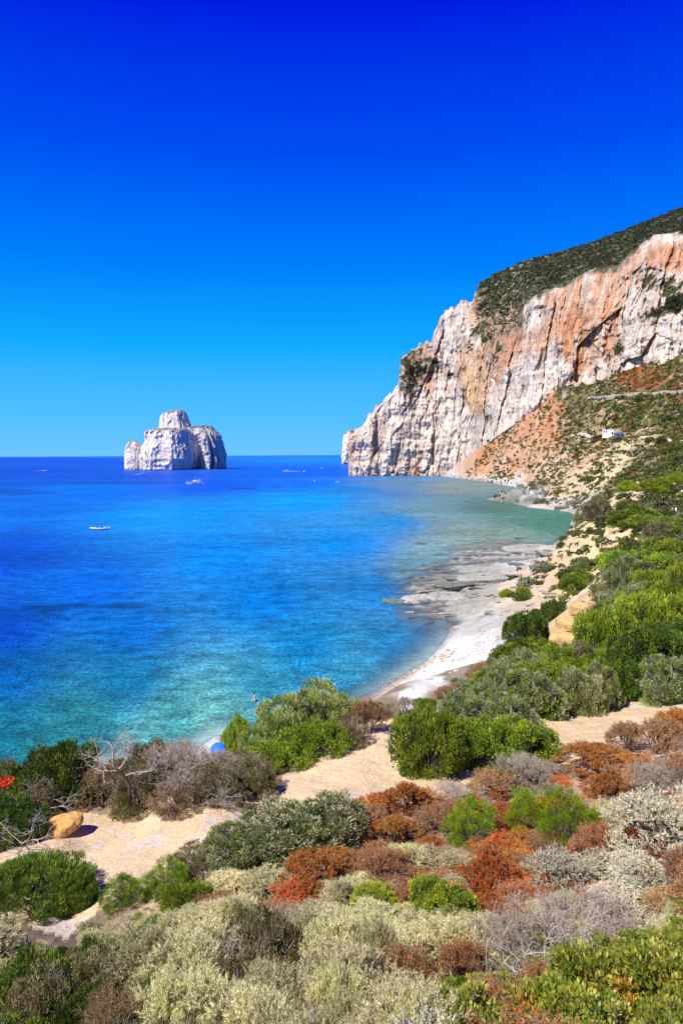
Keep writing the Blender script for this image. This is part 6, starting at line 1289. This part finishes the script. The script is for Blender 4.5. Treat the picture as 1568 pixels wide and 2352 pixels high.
def person(loc, rz, lean, label, top, bottom, group=None, stride=.12, hands=.15, scale=1.0, longhair=False):
    root = link('person', None); root.location = Vector(loc); root.rotation_euler = (0, 0, rz); root.scale = (scale,) * 3; tag(root, label, 'person', group)
    c, s = math.cos(lean), math.sin(lean); up_ = lambda h, x=0, y=0: (x * c + (h - .95) * s, y, .95 + (h - .95) * c - x * s)   # faces +x
    J = {'pelvis': (up_(.95), None), 'waist': (up_(1.08), 'pelvis'), 'chest': (up_(1.32), 'waist'), 'neck': (up_(1.50), 'chest'), 'jaw': (up_(1.58, .02), 'neck'), 'head': (up_(1.68, .02), 'jaw'), 'crown': (up_(1.76), 'head')}
    rad = {'pelvis': (.15, .12), 'waist': (.13, .10), 'chest': (.16, .11), 'neck': .055, 'jaw': .075, 'head': .095, 'crown': .07}
    for q, sg in (('l', 1), ('r', -1)):
        st = stride * sg
        J.update({'hip' + q: ((0, .10 * sg, .90), 'pelvis'), 'knee' + q: ((st * .6 + .03, .10 * sg, .50), 'hip' + q), 'ank' + q: ((st, .10 * sg, .09), 'knee' + q), 'toe' + q: ((st + .18, .11 * sg, .04), 'ank' + q),
                  'sh' + q: (up_(1.42, 0, .19 * sg), 'chest'), 'el' + q: (up_(1.14, hands * .4, .25 * sg), 'sh' + q), 'wr' + q: (up_(.90, hands + .08, .23 * sg), 'el' + q), 'ha' + q: (up_(.80, hands + .14, .22 * sg), 'wr' + q)})
        rad.update({'hip' + q: .10, 'knee' + q: .062, 'ank' + q: .042, 'toe' + q: .035, 'sh' + q: .062, 'el' + q: .043, 'wr' + q: .03, 'ha' + q: (.045, .02)})
    b = figure(J, rad, SKIN); b.parent = root
    HH = MB().ball(up_(1.71, -.02), (.105, .10, .105), 12, 8)
    if longhair: HH.loft([[up_(h, -.09 + .03 * math.cos(t), .09 * math.sin(t)) for t in np.linspace(0, 6.28, 8, endpoint=False)] for h in (1.70, 1.55, 1.36)])
    HH.build('hair', HAIR, root, True)
    ring = lambda h, a, d, x=0: [up_(h, x + d * math.cos(t), a * math.sin(t)) for t in np.linspace(0, 6.28, 14, endpoint=False)]
    if top: MB().loft([ring(.98, .17, .13), ring(1.12, .16, .12), ring(1.30, .20, .135), ring(1.42, .20, .125), ring(1.49, .10, .08)]).build('shirt', top, root, True)
    if bottom:
        mb = MB().loft([ring(.86, .18, .13), ring(.95, .18, .135), ring(1.03, .165, .125)])
        for sg in (1, -1): mb.tube([(0, .09 * sg, .92), (stride * sg * .4 + .02, .10 * sg, .60)] + ([(stride * sg * .9, .10 * sg, .16)] if bottom is BLU_C else []), [.12, .095] + ([.065] if bottom is BLU_C else []), 10)
        mb.build('shorts' if bottom is not BLU_C else 'trousers', bottom, root, True)
    return root
wp = at_z(np.array(682 * .8596), np.array(1873 * .8596), 0.0)
person((wp[0], wp[1], -.62), math.pi + .5, .32, 'bather in pink bending forward while wading in the turquoise shallows', PINK, PINK, hands=.3, longhair=True, scale=1.0)
h1 = ground(1543, 1181); person((h1[0], h1[1], h1[2]), 2.4, .03, 'hiker in a white shirt and dark blue trousers beside the wooden railing', WHT_C, BLU_C, 'hikers at the railing')
h2 = ground(1549, 1181); person((h2[0] + .2, h2[1], h2[2]), .9, .05, 'hiker dressed all in white, right one of the two at the railing', WHT_C, WHT_C, 'hikers at the railing', stride=.16)
WOODD = flat('weathered_wood', (.07, .05, .035), .9)
fr0 = link('wooden_railing', None); fb = ground(1535, 1178); fr0.location = Vector(fb); tag(fr0, 'dark wooden railing of posts and rails below the umbrella pines', 'railing')
F_ = [ground(x, y) - fb for x, y in ((1500, 1172), (1515, 1175), (1527, 1177), (1539, 1178), (1558, 1179), (1572, 1178))]
for p in F_: MB().tube([(p[0], p[1], p[2] - .2), (p[0], p[1], p[2] + 1.05)], .08, 6).build('post', WOODD, fr0)
for i in range(len(F_) - 1):
    p, q = F_[i], F_[i + 1]; MB().tube([(p[0], p[1], p[2] + 1.0), (q[0], q[1], q[2] + 1.0)], .06, 5).build('top_rail', WOODD, fr0); MB().tube([(p[0], p[1], p[2] + .9), (q[0], q[1], q[2] + .1)], .05, 5).build('brace', WOODD, fr0)
# beach umbrella
ub = at_r(np.array(506.), np.array(1712.), 77.); ub[2] = max(0, float(hz(ub[0], ub[1]))); um = link('beach_umbrella', None); um.location = Vector(ub); um.scale = (.85, .85, .85); um.rotation_euler = (R(42), R(-12), 0); tag(um, 'bright blue beach umbrella on the white pebbles, half hidden by the green bush', 'umbrella')
UBL = flat('blue_fabric', (.005, .16, .75), .7, .08); n = 8
for k in range(n):
    a0, a1 = 2 * math.pi * k / n, 2 * math.pi * (k + 1) / n; am = (a0 + a1) / 2; P_ = lambda a, r, z: (math.cos(a) * r, math.sin(a) * r, z)
    MB().add([P_(0, 0, 1.75), P_(a0, .5, 1.62), P_(a1, .5, 1.62), P_(a0, .95, 1.32), P_(am, .90, 1.36), P_(a1, .95, 1.32), P_(a0, .95, 1.20), P_(am, .90, 1.24), P_(a1, .95, 1.20)], [(0, 1, 2), (1, 3, 4), (1, 4, 2), (2, 4, 5), (3, 6, 7, 4), (4, 7, 8, 5)]).build('canopy_panel', UBL, um)
MB().tube([(0, 0, 0), (0, 0, 1.82)], .02, 6).build('pole', STEEL, um)
# hut and blue shelter
hb = ground(1396, 1004); hu = link('white_hut', None); hu.location = Vector(hb); hu.rotation_euler = (0, 0, R(-22)); hu.scale = (1.2, 1.2, 1.05); tag(hu, 'small white flat roofed hut standing on the coastal hillside', 'hut'); PLAST = flat('white_plaster', (.84, .82, .80), .9, .03)
MB().box((0, 0, 2.0), (7.0, 4.6, 6.0)).build('wall', PLAST, hu); MB().box((0, 0, 5.12), (7.5, 5.1, .25)).build('roof', PLAST, hu)
for x in (-2.5, -1.0): MB().box((x, -2.32, 3.6), (.7, .12, 1.3)).build('window', GLASSD, hu)
MB().box((2.4, -2.32, 2.6), (.8, .12, 1.8)).build('door', GLASSD, hu)
sb = ground(1421, 1005); sh = link('blue_shelter', None); sh.location = Vector(sb); tag(sh, 'blue canvas shelter with pale counter right of the white hut', 'shelter'); DBL = flat('royal_blue_canvas', (.01, .05, .42), .7)
MB().loft([[(x, -1.6, 2.3), (x, 0, 3.2), (x, 1.6, 2.3), (x, 0, 3.05)] for x in (-3, 3)]).build('canopy', DBL, sh); MB().box((.4, -.6, 1.4), (3.6, 1.4, 1.0)).build('side_cloth', DBL, sh); MB().box((0, -.9, .5), (6.0, 1.2, 1.0)).build('counter', PLAST, sh)
for x in (-2.9, 2.9):
    for y in (-1.5, 1.5): MB().tube([(x, y, -.3), (x, y, 2.35)], .07, 5).build('post', STEEL, sh)
